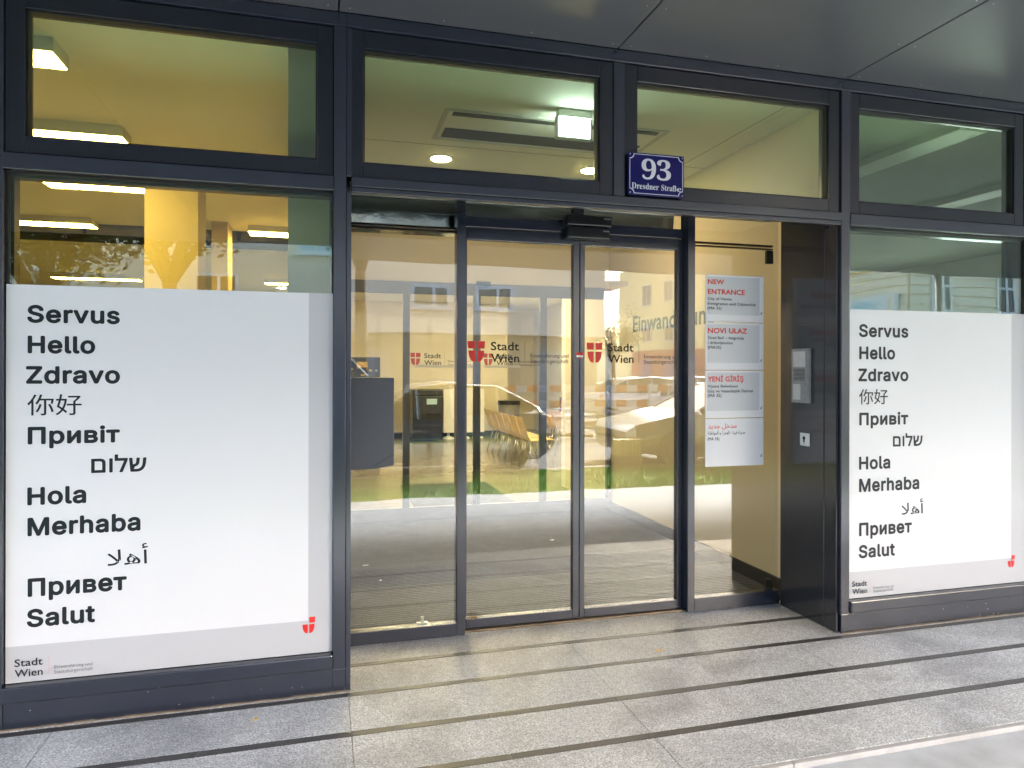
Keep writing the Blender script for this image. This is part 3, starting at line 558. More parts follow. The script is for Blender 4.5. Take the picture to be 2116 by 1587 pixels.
# sliding leaves
def leaf(name, label, x0, x1, gx0, gx1, lx):
    L = thing(name, label, 'sliding door', ((x0+x1)/2, .63, 0), 'sliding entrance door leaves')
    f = MB(); f.box(x0, gx0, .61, .655, .013, 2.392); f.box(gx1, x1, .61, .655, .013, 2.392)
    f.box(gx0, gx1, .61, .655, .013, .070); f.box(gx0, gx1, .61, .655, 2.322, 2.392)
    f.build('frame', M['frame'], L, bevel=.003)
    bx(gx0, gx1, .630, .637, .070, 2.322).build('pane', M['gl_door'], L)
    door_logo(L, lx, .6285)
    return L
leaf('sliding_door', 'left leaf of the glass sliding door, beside the wide side light', .79, 1.5425, .833, 1.501, .840)
leaf('sliding_door', 'right leaf of the glass sliding door, beside the paper notices', 1.5455, 2.2515, 1.578, 2.214, 1.597)
# heart sticker across the closing edge
ht = []
for i in range(40):
    a = 2*math.pi*i/40
    ht.append((1.544+.0245*(math.sin(a)**3), 1.640+.0245*(.8125*math.cos(a)-.3125*math.cos(2*a)-.125*math.cos(3*a)-.0625*math.cos(4*a))))
H = tag(MB().prism([(x, .6095, z) for x, z in ht], (0, -.001, 0)).build('heart_sticker', M['red']), 'small heart sticker in red white red on the door closing edge', 'sticker')
zs = [z for x, z in ht]; zm = 1.634
bd = [(x, z) for x, z in ht if abs(z-zm) < .0065]
x0, x1 = min(p[0] for p in bd), max(p[0] for p in bd)
MB().poly([(x0, .608, zm-.0055), (x1, .608, zm-.0055), (x1, .608, zm+.0055), (x0, .608, zm+.0055)]).build('white_stripe', M['white'], H, flat=True)

# ------------------------------------------------------------------ posters on the big windows
def poster(x0, x1, label, ink, dx):
    z0, z1 = .192, 1.914
    P = thing('welcome_poster', label, 'poster', ((x0+x1)/2, .02, z0), 'welcome posters on the windows')
    bx(x0, x1, .022, .0255, z0, z1).build('grey_margin', M['poster_grey'], P)
    bx(x0+.0005, x1-(.111 if dx == 0 else .134), .0205, .0222, z0+.158, z1-.0005).build('white_sheet', M['poster'], P)
    pl = onY(.0196)
    A = dict(off=.028, arial=True)
    for s, a, b, zt, zb in (('Servus', -1.229, -.868, 1.826, 1.749), ('Hello', -1.227, -.966, 1.693, 1.616), ('Zdravo', -1.233, -.867, 1.561, 1.484),
            ('Привіт', -1.226, -.867, 1.297, 1.221), ('Hola', -1.227, -1.0, 1.035, .957),
            ('Merhaba', -1.226, -.783, .903, .823), ('Привет', -1.225, -.838, .640, .560), ('Salut', -1.228, -.964, .506, .428)):
        t = MB(); text(t, s, a+dx, b+dx, zb, zt, pl, **A); t.build('greeting_lettering', ink, P, flat=True)
    t = MB(); text(t, '你好', -1.228+dx, -1.019+dx, 1.346, 1.438, pl, fit=True, off=.004); t.build('greeting_lettering', ink, P, flat=True)
    t = MB(); text(t, 'םולש', -.981+dx, -.759+dx, 1.088, 1.168, pl, fit=True, off=.022); t.build('greeting_lettering', ink, P, flat=True)
    t = MB(); text(t, '\ufefc\ufeeb\ufe83', -.916+dx, -.752+dx, .672, .765, pl, fit=True, off=.004); t.build('greeting_lettering', ink, P, flat=True)
    t = MB(); shield(t, -.087+dx, -.025+dx, .289, .367, pl, 'bcd'); t.build('shield_emblem', M['red'], P, flat=True)
    t = MB(); text(t, 'Stadt', -1.274+dx, -1.167+dx, .262, .294, pl, off=.012); text(t, 'Wien', -1.273+dx, -1.167+dx, .217, .249, pl, off=.012)
    t.build('logo_lettering', ink, P, flat=True)
    t = MB(); text(t, 'Einwanderung und', -1.123+dx, -.974+dx, .238, .253, pl, off=.001); text(t, 'Staatsbürgerschaft', -1.123+dx, -.972+dx, .217, .232, pl, off=.001)
    t.build('small_lettering', M['ink3'], P, flat=True)
    MB().poly([pl(-1.1445+dx, .219), pl(-1.1430+dx, .219), pl(-1.1430+dx, .295), pl(-1.1445+dx, .295)]).build('thin_rule', M['pinkline'], P, flat=True)
poster(-1.3085, .0535, 'large white poster with greetings in many languages, left of the entrance', M['ink'], 0)
poster(3.009, 4.3995, 'large white poster with greetings in many languages, right of the entrance', M['ink2'], 4.3215)  # greyer ink than the left poster: glare put into the colour

# ------------------------------------------------------------------ paper notices in the right side light
def K(v, c, k=1.0042): return c+(v-c)*k       # the notices are stuck on the outside of the pane
def notice(idx, label, head, lines):
    zt = K((2.163, 1.856, 1.546, 1.236)[idx], 1.55); zb = K((1.861, 1.551, 1.241, .928)[idx], 1.55); x0, x1 = K(2.377, 0), K(2.805, 0)
    N = thing('paper_notice', label, 'notice', ((x0+x1)/2, .575, zb), 'paper notices in the right side light')
    r = random.Random(idx); tilt = (r.random()-.5)*.004
    bx(x0, x1, .5572, .5584, zb, zt).build('sheet', M['paper'], N)
    MB().poly([(x0+.012, .5566, zb+.046), (x1-.032, .5566, zb+.046), (x1-.032, .5566, zt-.012), (x0+.012, .5566, zt-.012)]).build('grey_field', M['paper_grey'] if idx < 3 else M['paper'], N, flat=True)
    pl = lambda u, z: (K(u, 0), .5561, K(z, 1.55))
    for s, a, b, h, z, fit in head:
        t = MB(); text(t, s, a, b, z, h, pl, off=.03 if not fit else .008, fit=fit); t.build('heading', M['red'], N, flat=True)
    for s, a, b, h, z, fit in lines:
        t = MB(); text(t, s, a, b, z, h, pl, off=.016 if not fit else .004, fit=fit); t.build('small_lettering', M['ink'], N, flat=True)
    t = MB(); zz = zb+.052; xx = x1-.027
    t.poly([(xx+.008, .5561, zz+.012), (xx+.014, .5561, zz+.012), (xx+.014, .5561, zz+.018), (xx+.008, .5561, zz+.018)])
    for sg in (0, 1): t.poly([(xx+sg*.0075, .5561, zz+.010), (xx+sg*.0075+.006, .5561, zz+.010), (xx+.0085-(1-sg)*.002, .5561, zz-.002)])
    t.build('shield_emblem', M['ink'], N, flat=True)
notice(0, 'paper notice headed NEW ENTRANCE, topmost of the four notices', [('NEW', 2.392, 2.509, 2.134, 2.102, 0), ('ENTRANCE', 2.392, 2.663, 2.071, 2.038, 0)],
       [('City of Vienna', 2.390, 2.565, 2.018, 2.001, 0), ('Immigration and Citizenship', 2.390, 2.744, 1.987, 1.969, 0), ('(MA 35)', 2.390, 2.491, 1.957, 1.940, 0)])
notice(1, 'paper notice headed NOVI ULAZ, second of the four from the top', [('NOVI', 2.393, 2.523, 1.821, 1.787, 0), ('ULAZ', 2.546, 2.679, 1.821, 1.787, 0)],
       [('Grad Beč – Imigracija', 2.393, 2.657, 1.767, 1.749, 0), ('i državljanstvo', 2.393, 2.574, 1.735, 1.717, 0), ('(MA35)', 2.393, 2.489, 1.705, 1.687, 0)])
notice(2, 'paper notice headed YENİ GİRİŞ, third of the four from the top', [('YENİ GİRİŞ', 2.393, 2.654, 1.509, 1.475, 0)],
       [('Viyana Belediyesi', 2.391, 2.611, 1.455, 1.437, 0), ('Göç ve Vatandaşlık Dairesi', 2.391, 2.724, 1.424, 1.405, 0), ('(MA 35)', 2.392, 2.492, 1.396, 1.376, 0)])
ar = lambda s: s
notice(3, 'paper notice with a red Arabic heading, lowest of the four notices', [('\ufeaa\ufef3\ufeaa\ufe9f \ufede\ufea7\ufeaa\ufee3', 2.394, 2.603, 1.205, 1.165, 1)],
       [('\ufe94\ufee8\ufec3\ufe8d\ufeee\ufee4\ufedf\ufe8d \ufeed \ufe93\ufead\ufea0\ufeec\ufedf\ufe8d - \ufe8e\ufee8\ufef4\ufed3 \ufe94\ufee8\ufef3\ufeaa\ufee3', 2.394, 2.665, 1.157, 1.128, 1), ('(MA 35)', 2.392, 2.477, 1.116, 1.098, 0)])

# ------------------------------------------------------------------ house number plate
P = thing('house_number_plate', 'dark blue enamel plate with white number 93 over the entrance', 'house number', (1.74, -.02, 2.6))
x0, x1, z0, z1 = 1.577, 1.909, 2.487, 2.716
pts = []
rr = .02
bx(x0, x1, -.021, -.0115, z0, z1).build('plate', M['plate'], P, bevel=.004)
# thin white border with hollow corners
i_, c_ = .010, .026
def border(i, c):
    p = []
    for cx, cz, a0 in ((x0+i, z1-i, 0), (x1-i, z1-i, -90), (x1-i, z0+i, 180), (x0+i, z0+i, 90)):
        for k in range(7):
            a = math.radians(a0-90*k/6 if False else 0)
        # arc centred on the corner, turning inwards
        st_, en = {(0): (-90, 0), (-90): (180, 270), (180): (90, 180), (90): (0, 90)}[a0]
        for k in range(7):
            a = math.radians(st_+(en-st_)*k/6)
            p.append((cx+c*math.cos(a), cz+c*math.sin(a)))
    return p
bo, bi = border(.008, .024), border(.0115, .0245)
bm_ = MB()
n = len(bo)
for k in range(n):
    a, b = bo[k], bo[(k+1) % n]; c2, d2 = bi[(k+1) % n], bi[k]
    bm_.poly([(q[0], -.0216, q[1]) for q in (a, b, c2, d2)])
bm_.build('border', M['plate_w'], P, flat=True)
t = MB(); text(t, '𝟗', 1.655, 1.740, 2.574, 2.686, onY(-.0216), fit=True); text(t, '𝟑', 1.745, 1.829, 2.574, 2.686, onY(-.0216), fit=True)
t.build('number', M['plate_w'], P, flat=True)
t = MB(); text(t, '𝐃𝐫𝐞𝐬𝐝𝐧𝐞𝐫', 1.598, 1.757, 2.520, 2.552, onY(-.0216), fit=True); text(t, '𝐒𝐭𝐫𝐚', 1.772, 1.838, 2.520, 2.552, onY(-.0216), fit=True)
text(t, 'ß', 1.840, 1.862, 2.520, 2.552, onY(-.0216), fit=True, off=.016); text(t, '𝐞', 1.865, 1.892, 2.520, 2.5405, onY(-.0216), fit=True)
t.build('street_lettering', M['plate_w'], P, flat=True)
for x in (x0+.011, x1-.011):
    for z in (z0+.012, z1-.012): MB().tube([(x, -.021, z), (x, -.0235, z)], .0035, 10).build('screw', M['rivet'], P)

# ------------------------------------------------------------------ intercom, key switch, letter box
I = thing('intercom', 'tall silver grey intercom panel on the dark right jamb', 'intercom', (2.93, .31, 1.5))
bx(2.905, 2.9295, .232, .392, 1.344, 1.686).build('housing', M['alu'], I, bevel=.004)
bx(2.9025, 2.9055, .258, .372, 1.570, 1.668).build('camera_field', M['alu_l'], I, bevel=.002)
s_ = MB()
for k in range(9): s_.box(2.9038, 2.9055, .262, .368, 1.487+k*.0085, 1.4905+k*.0085)
s_.build('speaker_grille', M['gasket'], I)
bx(2.9035, 2.9055, .258, .372, 1.360, 1.476).build('button_field', M['alu'], I, bevel=.002)
bx(2.9015, 2.9037, .302, .370, 1.364, 1.462).build('call_button', M['alu_l'], I, bevel=.002)
Kx = thing('key_switch', 'small square white key switch below the intercom', 'key switch', (2.93, .285, 1.11))
bx(2.918, 2.9295, .244, .325, 1.076, 1.156).build('plate', M['white'], Kx, bevel=.003)
k_ = MB(); k_.tube([(2.918, .285, 1.125), (2.916, .285, 1.125)], .012, 16); k_.box(2.916, 2.918, .279, .291, 1.098, 1.120)
k_.tube([(2.918, .285, 1.088), (2.9165, .285, 1.088)], .003, 8)
k_.build('keyhole', M['gasket'], Kx)
Lb = thing('letter_box', 'slate grey letter box hung on the left reveal of the entrance', 'letter box', (.25, .2, 1.25))
MB().prism([(.1395, .2, 1.036), (.268, .2, 1.036), (.365, .2, 1.052), (.365, .2, 1.506), (.1395, .2, 1.506)], (0, .30, 0)).build('body', M['slate'], Lb, bevel=.004)
MB().prism([(.262, .1985, 1.052), (.3645, .1985, 1.110), (.3645, .1985, 1.113), (.262, .1985, 1.055)], (0, .002, 0)).build('flap_seam', M['gasket'], Lb)

# sealant seam and specks of dirt where the front meets the paving
for x0, x1, y in ((-1.392, .139, -.006), (2.9565, 4.48, -.006)):
    sm = MB(); rnd = random.Random(int(x0*10)); x = x0
    while x < x1-.01:
        e = min(x1, x+rnd.uniform(.05, .16)); sm.box(x, e-.001, y-rnd.uniform(.001, .006), y+.009, .0008, rnd.uniform(.003, .007)); x = e
    sm.build('sealant_seam', M['sealant'], B)
rnd = random.Random(21)
sp = MB()
for i in range(70):
    u = rnd.random()
    x = rnd.uniform(-1.3, .05) if u < .6 else rnd.uniform(3.02, 4.3); r_ = rnd.uniform(.0008, .0026)
    z = .119 if rnd.random() < .6 else rnd.uniform(.01, .18)
    y = .0032 if z < .1175 else (-.0005 if z < .1205 else -.0185)
    sp.box(x, x+r_*rnd.uniform(1, 3), y-.0012, y, z, z+r_)
tag(sp.build('dirt_speck', M['poster_grey'], B), kind='stuff')
gr = MB()
for i in range(420):
    x, y = rnd.uniform(-1.6, 4.6), rnd.uniform(-1.05, .5); r_ = rnd.uniform(.001, .0032)
    if rnd.random() < .5: y = rnd.choice((-.02, -.06, -.386, -.429, .272, .314))+rnd.gauss(0, .004)
    if y > -.01 and (x < .15 or x > 2.92): y = -.012-rnd.random()*.03
    gr.prism([(x, y, .0007), (x+r_, y+r_*.3, .0007), (x+r_*.6, y+r_, .0007)], (0, 0, r_*.7))
tag(gr.build('grit', M['sealant']), kind='stuff')

# ------------------------------------------------------------------ lamps and other things inside
def strip_light(x0, x1, y0, y1, zc, label, lit=True, h=.07, group='strip lights in the left office'):
    L = thing('ceiling_light', label, 'ceiling light', ((x0+x1)/2, (y0+y1)/2, zc), group)
    bx(x0, x1, y0, y1, zc-h, zc-.001).build('housing', M['house'], L)
    e = .008
    bx(x0+e, x1-e, y0+e, y1-e, zc-h-.004, zc-h-.0005).build('diffuser', (M['lamp_hall'] if 'hall' in group else M['lamp']) if lit else M['unlit'], L)
    return L
strip_light(-2.85, -1.25, .38, .60, 3.15, 'lit strip light nearest the street, cut off by the top left window edge')
strip_light(-2.85, -1.265, 1.66, 1.88, 3.15, 'lit strip light low in the top left window')
strip_light(-2.21, -1.0, 3.04, 3.26, 3.15, 'lit strip light ending at the column, highest in the large left window')
strip_light(-3.85, -2.35, 4.86, 5.10, 3.15, 'lit strip light just before the dark duct at the left window edge')
strip_light(-.79, -.20, 4.78, 5.06, 3.15, 'short lit strip light between the column and the grey partition end')
strip_light(-4.15, -2.87, 9.15, 9.38, 3.075, 'lit strip light beyond the duct above the poster')
strip_light(-.93, -.25, 9.0, 9.22, 3.075, 'lit strip light far back beside the partition')
strip_light(3.97, 4.20, .09+.04, 1.19, 3.16, 'unlit strip light nearest the street in the right office', False, .05, 'unlit strip lights in the right office')
strip_light(3.97, 4.20, 1.20, 2.40, 3.16, 'unlit strip light behind the nearest one in the right office', False, .05, 'unlit strip lights in the right office')
strip_light(5.62, 5.85, .5, 2.2, 3.16, 'unlit strip light by the dark column in the right office', False, .05, 'unlit strip lights in the right office')
for x0, x1, y in ((.6, 2.1, 5.2), (.6, 2.1, 8.2), (2.9, 4.4, 6.2), (2.9, 4.4, 9.4)):
    strip_light(x0, x1, y, y+.22, 3.10, 'lit strip light on the waiting hall ceiling', group='strip lights in the waiting hall')
def downlight(x, y, z, label, g='round downlights'):
    D = thing('downlight', label, 'downlight', (x, y, z), g)
    MB().tube([(x, y, z-.001), (x, y, z-.006)], .088, 24).build('rim', M['house'], D)
    MB().tube([(x, y, z-.0065), (x, y, z-.009)], .078, 24).build('lens', M['down'], D)
downlight(.917, 2.07, 3.235, 'round lit downlight below the ceiling slot behind the wide transom window')
downlight(2.19, 2.06, 3.235, 'round lit downlight at the right edge of the wide transom window')
downlight(-2.6, 10.3, 3.075, 'small round lit downlight just above the left poster, beside the column')
downlight(-.72, 10.3, 3.075, 'small round lit downlight just above the left poster, beside the partition')
X = thing('exit_sign', 'bright white hanging sign box behind the wide transom window', 'sign', (1.58, .83, 3.23))
bx(1.470, 1.695, .80, .86, 3.185, 3.234).build('bracket', M['house'], X, bevel=.004)
bx(1.475, 1.690, .822, .838, 3.060, 3.183).build('panel', M['exit'], X)
f = MB(); f.box(1.457, 1.474, .815, .845, 3.045, 3.184); f.box(1.691, 1.705, .815, .845, 3.045, 3.184); f.box(1.474, 1.691, .815, .845, 3.045, 3.058)
f.build('frame', M['house'], X)
V = thing('ceiling_vent', 'long slotted air vent set in the lobby ceiling', 'vent', (1.57, 1.3, 3.235))
f = MB(); f.box(.77, 2.37, 1.00, 1.03, 3.228, 3.2345); f.box(.77, 2.37, 1.58, 1.61, 3.228, 3.2345); f.box(.77, .80, 1.03, 1.58, 3.228, 3.2345); f.box(2.34, 2.37, 1.03, 1.58, 3.228, 3.2345)
f.build('frame', M['house'], V)
for q in ((1.05, 1.105), (1.36, 1.55)): bx(.83, 2.31, q[0], q[1], 3.2285, 3.2340).build('slot', M['void'], V)

# chairs
def make_chair():
    r = thing('waiting_chair', 'x', 'chair', (0, 0, 0), 'linked beech chairs in the waiting hall')
    sec = [(.46, .445), (.40, .455), (.20, .445), (.06, .440)]
    mb = MB(); hw = .208
    mb.prism([(x, -hw, z) for x, z in sec]+[(x, -hw, z-.014) for x, z in sec[::-1]], (0, 2*hw, 0)); mb.build('seat', M['beech'], r, bevel=.004)
    bk = [(.055, .445), (.02, .50), (-.02, .62), (-.075, .80)]
    mb = MB(); mb.prism([(x, -hw, z) for x, z in bk]+[(x-.013, -hw, z) for x, z in bk[::-1]], (0, 2*hw, 0)); mb.build('backrest', M['beech'], r, bevel=.004)
    for x, tx in ((.36, .44), (.10, -.02)):
        for y in (-.19, .19): MB().tube([(x, y*.8, .43), (tx, y, .003)], .010, 8).build('leg', M['chrome'], r, smooth=True)
    MB().tube([(.10, -hw, .425), (.10, hw, .425)], .012, 8).build('seat_rail', M['chrome'], r)
    return r
ch = make_chair(); pitch = .452
rows = (('front row by the lobby door', 3.10), ('rear row farther right', 4.18))
pos = ('nearest', 'second nearest', 'third nearest', 'fourth nearest', 'fifth nearest', 'farthest')
first = True
for rn, rx in rows:
    for i in range(6):
        o = ch if first else dup(ch); first = False
        o.location = (rx, 7.17+i*pitch, 0)
        o['label'] = '%s beech chair of the %s in the waiting hall' % (pos[i], rn)
# machines and furniture in the hall
C = thing('photocopier', 'dark waist-high copying machine at the back of the waiting hall', 'copier', (2.2, 11.5, 0))
bx(1.88, 2.52, 11.45, 12.1, .05, .98).build('body', M['machine'], C, bevel=.02)
bx(1.87, 2.53, 11.44, 12.1, .985, 1.115).build('lid', M['machine'], C, bevel=.02)
bx(2.18, 2.40, 11.425, 11.449, .80, .92).build('display', M['sky_blue'], C)
for q in (.10, .37): bx(1.92, 2.48, 11.44, 11.449, q, q+.24).build('drawer', M['black'], C, bevel=.004)
Vm = thing('vending_machine', 'dark vending machine with coloured display behind the letter box', 'vending machine', (.6, 8, 0))
bx(.18, .92, 8.0, 8.7, 0, 1.745).build('body', M['machine'], Vm, bevel=.01)
bx(.55, .72, 7.985, 7.999, 1.58, 1.67).build('display', pmat('amber_display', (.55, .36, .10), .4, var=(30, .4)), Vm)
rnd = random.Random(3)
for i in range(14):
    x, z = rnd.uniform(.25, .86), rnd.uniform(1.45, 1.62); MB().tube([(x, 7.999, z), (x, 7.985, z)], .02, 10).build('button', M[('ora', 'alu', 'crate', 'brown')[i % 4]], Vm)
Bn = thing('waste_bin', 'round grey waste bin with black rim behind the chairs', 'bin', (4.1, 11.8, 0))
MB().tube([(4.1, 11.8, 0), (4.1, 11.8, .76)], [.20, .245], 24).build('body', M['bin'], Bn, smooth=False)
MB().tube([(4.1, 11.8, .762), (4.1, 11.8, .85)], [.262, .258], 24).build('rim', M['black'], Bn)
Bt = thing('litter_bin', 'tall dark litter bin behind the right door leaf', 'bin', (5.05, 10.2, 0))
MB().tube([(5.05, 10.2, 0), (5.05, 10.2, .95)], .13, 20).build('body', M['machine'], Bt)
MB().tube([(5.05, 10.2, .951), (5.05, 10.2, 1.06), (5.05, 10.2, 1.12)], [.14, .14, .09], 20).build('lid', M['black'], Bt)
W = thing('low_cabinet', 'pale low cabinet on round white feet beside the copier', 'cabinet', (3.1, 12, 0))
bx(2.62, 3.55, 11.9, 12.4, .14, 1.12).build('body', M['wall_w'], W, bevel=.01)
for x in (2.75, 3.1, 3.42): MB().tube([(x, 12.0, 0), (x, 12.0, .03), (x, 12.0, .06), (x, 12.0, .138)], [.13, .12, .03, .03], 18).build('foot', M['white'], W)
A = thing('arrow_sign', 'yellow green sign with purple arrow pointing right, low on the hall wall', 'sign', (5.3, 11.8, .76))
bx(5.24, 5.349, 11.0, 11.4, 0, 1.4).build('stand', M['wall_w'], A)
bx(5.02, 5.33, 10.985, 10.999, .58, .98).build('board', M['yellow'], A)
MB().prism([(5.025, 10.984, .60), (5.32, 10.984, .78), (5.025, 10.984, .97)], (0, -.004, 0)).build('arrow', M['purple'], A)
bx(5.05, 5.17, 10.976, 10.9785, .755, .80).build('white_bar', M['white'], A)
Fa = thing('first_aid_sign', 'small green sign with white cross on the hall end wall', 'sign', (5.4, 9.19, 1.95))
bx(4.92, 5.04, 9.18, 9.195, 1.88, 2.02).build('board', M['green'], Fa)
f = MB(); f.box(4.968, 4.992, 9.176, 9.1795, 1.90, 2.00); f.box(4.94, 4.9675, 9.176, 9.1795, 1.938, 1.962); f.box(4.9925, 5.02, 9.176, 9.1795, 1.938, 1.962); f.build('cross', M['white'], Fa)
bx(4.90, 5.35, 9.196, 9.21, 1.80, 2.10).build('backboard', M['wall_w'], Fa)
tag(bx(1.02, 2.18, 4.06, 5.9, .001, .012).build('door_rug', M['rug'], bevel=.003), 'dark blue rug on the hall floor just inside the inner door', 'rug')

# small litter
def petal(name, label, cat, x, y, z, L, Wd, mat, rot):
    mb = MB(); n = 8; top = []
    for k in range(n):
        a = 2*math.pi*k/n; u, v = L/2*math.cos(a), Wd/2*math.sin(a)*(1-.3*math.cos(a))
        top.append((x+u*math.cos(rot)-v*math.sin(rot), y+u*math.sin(rot)+v*math.cos(rot), z+.003+.004*abs(math.cos(a))))
    mb.prism(top, (0, 0, -.0025)); return tag(mb.build(name, mat), label, cat)
petal('fallen_leaf', 'curled pale leaf on the paving in front of the sliding door', 'leaf', 1.80, .05, .0, .06, .018, M['leaf_y'], .5)
petal('fallen_leaf', 'small yellow leaf on the paving below the left poster', 'leaf', -.277, -.178, .0, .032, .016, M['leaf_y'], .9)
petal('fallen_petal', 'white petal on the lobby carpet behind the left sliding leaf', 'petal', 2.02, 2.55, .005, .045, .03, M['white'], .3)
petal('fallen_petal', 'white petal on the ribbed mat behind the wide side light', 'petal', .42, 1.72, .005, .03, .02, M['white'], 1.1)
petal('fallen_petal', 'thin white petal on the carpet edge behind the wide side light', 'petal', .34, 2.15, .005, .05, .018, M['white'], .1)
petal('paper_scrap', 'tiny white scrap at the foot of the right jamb', 'scrap', 2.90, .47, .0, .03, .02, M['white'], 1.4)
tf = MB(); rnd = random.Random(5)
for i in range(140):
    a, r = rnd.uniform(0, 6.28), rnd.uniform(0, .035); x, y, z = .872+r*math.cos(a)*1.2, .598+r*math.sin(a)*.2, .07+rnd.uniform(0, .022)*(1-r/.05)
    dx, dz = rnd.uniform(-.012, .012), rnd.uniform(-.004, .008)
    tf.poly([(x, y, z), (x+dx, y+rnd.uniform(-.004, .004), z+dz), (x+dx*.5, y-.003, z+dz+.003)])
tag(tf.build('dust_tuft', M['straw'], flat=True), 'brown tuft of dust on the bottom rail of the left sliding leaf', 'dust')
Ds = thing('door_stop', 'small metal floor bolt behind the wide side light glass', 'door bolt', (.565, .60, .085))
f = MB(); f.box(.535, .60, .575, .60, .079, .086); f.box(.56, .575, .575, .598, .0865, .118); f.build('bolt', M['steel'], Ds, bevel=.001)

# ------------------------------------------------------------------ the street behind the camera, seen in the panes
def make_car(name, label, paint, x0, yc, Lc=4.3, flip=False, van=False, group=None, W2=.9):
    """x0 = front end, car faces -X unless flipped; yc = centre line"""
    r = thing(name, label, 'van' if van else 'car', (0, 0, 0), group)
    if van: st = [(0, .4, .75, .78, .82, .8), (.15, .3, .95, 1.02, .95, .9), (.75, .25, 1.25, 1.32, .98, .9), (1.0, .25, 1.3, 1.55, .98, .86), (1.75, .25, 1.35, 2.38, .98, .80), (2.4, .25, 1.35, 2.5, .98, .82), (5.2, .25, 1.35, 2.5, .98, .84), (5.4, .4, 1.35, 2.42, .95, .82)]
    else: st = [(0, .38, .60, .62, .68, .66), (.12, .24, .70, .74, .82, .78), (.85, .20, .84, .90, .88, .80), (1.18, .20, .90, .97, .89, .76), (1.95, .2, .93, 1.40, .89, .60), (2.5, .2, .94, 1.46, .89, .61), (3.3, .2, .96, 1.40, .89, .60), (4.0, .22, .98, 1.05, .86, .66), (4.2, .34, .90, .93, .80, .64), (4.3, .42, .80, .82, .72, .6)]
    g0, g1 = (3, 5) if van else (3, 7)
    sg = -1 if flip else 1
    k = W2/.9
    def P(i, j):
        x, zl, zb, zt, wb, wt = st[i]
        ring = [(wb*.9, zl), (wb, zl+.14), (wb, zb-.12), (wb*.97, zb), (wt, zt)]
        y, z = ring[j] if j < 5 else (-ring[9-j][0], ring[9-j][1])
        return (x0+sg*x*(Lc/st[-1][0]), yc+y*k, z-.13)
    body, gl = MB(), MB()
    V_ = {}
    def quad(mb, q): mb.poly([P(*a) for a in q])
    n = len(st)
    for i in range(n-1):
        for j in range(10):
            jn = (j+1) % 10; q = [(i, j), (i, jn), (i+1, jn), (i+1, j)]
            side = j in (3, 5); top = j == 4
            isg = (side and g0 <= i < g1) or (top and (i == g0 or (not van and i == g1-1)))
            quad(gl if isg else body, q)
    quad(body, [(0, j) for j in range(10)]); quad(body, [(n-1, j) for j in range(9, -1, -1)])
    bo_ = body; bmesh.ops.remove_doubles(bo_.bm, verts=bo_.bm.verts, dist=.0005)
    b = bo_.build('body', paint, r, smooth=True)
    md = b.modifiers.new('edge', 'EDGE_SPLIT'); md.split_angle = math.radians(35)
    bmesh.ops.remove_doubles(gl.bm, verts=gl.bm.verts, dist=.0005); gl.build('window', M['carglass'], r)
    pil = MB()
    for i in range(g0, g1+1):
        for y0_, y1_ in ((3, 4), (6, 5)):
            a, c = Vector(P(i, y0_)), Vector(P(i, y1_)); pil.tube([a, c], .028, 6)
        if i < g1:
            for jj in (4, 5): pil.tube([P(i, jj), P(i+1, jj)], .022, 6)
    pil.build('glint_trim', M['steel'], r)  # bright tubes on pillars and roof edges stand in for sky glint
    s = Lc/st[-1][0]
    for xx in ((.95, 4.3) if van else (.82, 3.42)):
        for yy in (-1, 1):
            X_ = x0+sg*xx*s; Y_ = yc+yy*(.98 if van else .89)*k
            wh = MB().tube([(X_, Y_-yy*.20, .2), (X_, Y_+yy*.01, .2)], .325, 26).build('wheel', M['tyre'], r)
            sp = MB()
            for q in range(10):
                a = q*math.pi/5; sp.tube([(X_, Y_+yy*.014, .2), (X_+.21*math.cos(a), Y_+yy*.014, .2+.21*math.sin(a))], .018, 6)
            sp.tube([(X_+.215*math.cos(a_*math.pi/12), Y_+yy*.012, .2+.215*math.sin(a_*math.pi/12)) for a_ in range(25)], .014, 6)
            sp.build('rim', M['rim'], wh)
    for yy in (-1, 1):
        X_ = x0+sg*.10*s; hz = .8 if van else .56
        bx(min(X_, X_+sg*.16), max(X_, X_+sg*.16), yc+yy*.62*k-.13, yc+yy*.62*k+.13, hz-.13, hz+.0).build('headlight', M['head'], r, bevel=.03)
        X_ = x0+sg*(st[-1][0]-.10)*s; tz = .9 if van else .70
        bx(min(X_, X_-sg*.14), max(X_, X_-sg*.14), yc+yy*.70*k-.11, yc+yy*.70*k+.11, tz-.14, tz+.10).build('tail_light', M['tail'], r, bevel=.03)
    return r
make_car('parked_car', 'dark blue hatchback parked beside the grass strip behind the viewer', M['blue_car'], -.45, -6.85, 4.15)
make_car('parked_car', 'silver beige car parked beside the grass strip behind the viewer', M['silver_car'], 5.0, -6.9, 4.5)
make_car('parked_car', 'white car beyond the red and white barrier', M['white_car'], 8.3, -14.6, 4.3)
make_car('parked_car', 'white car at the far kerb, behind the other white car', M['white_car'], 12.4, -15.6, 4.4, flip=True)
make_car('delivery_van', 'white delivery van standing on the road beyond the blue car', M['white_car'], 1.9, -10.9, 5.4, flip=True, van=True)
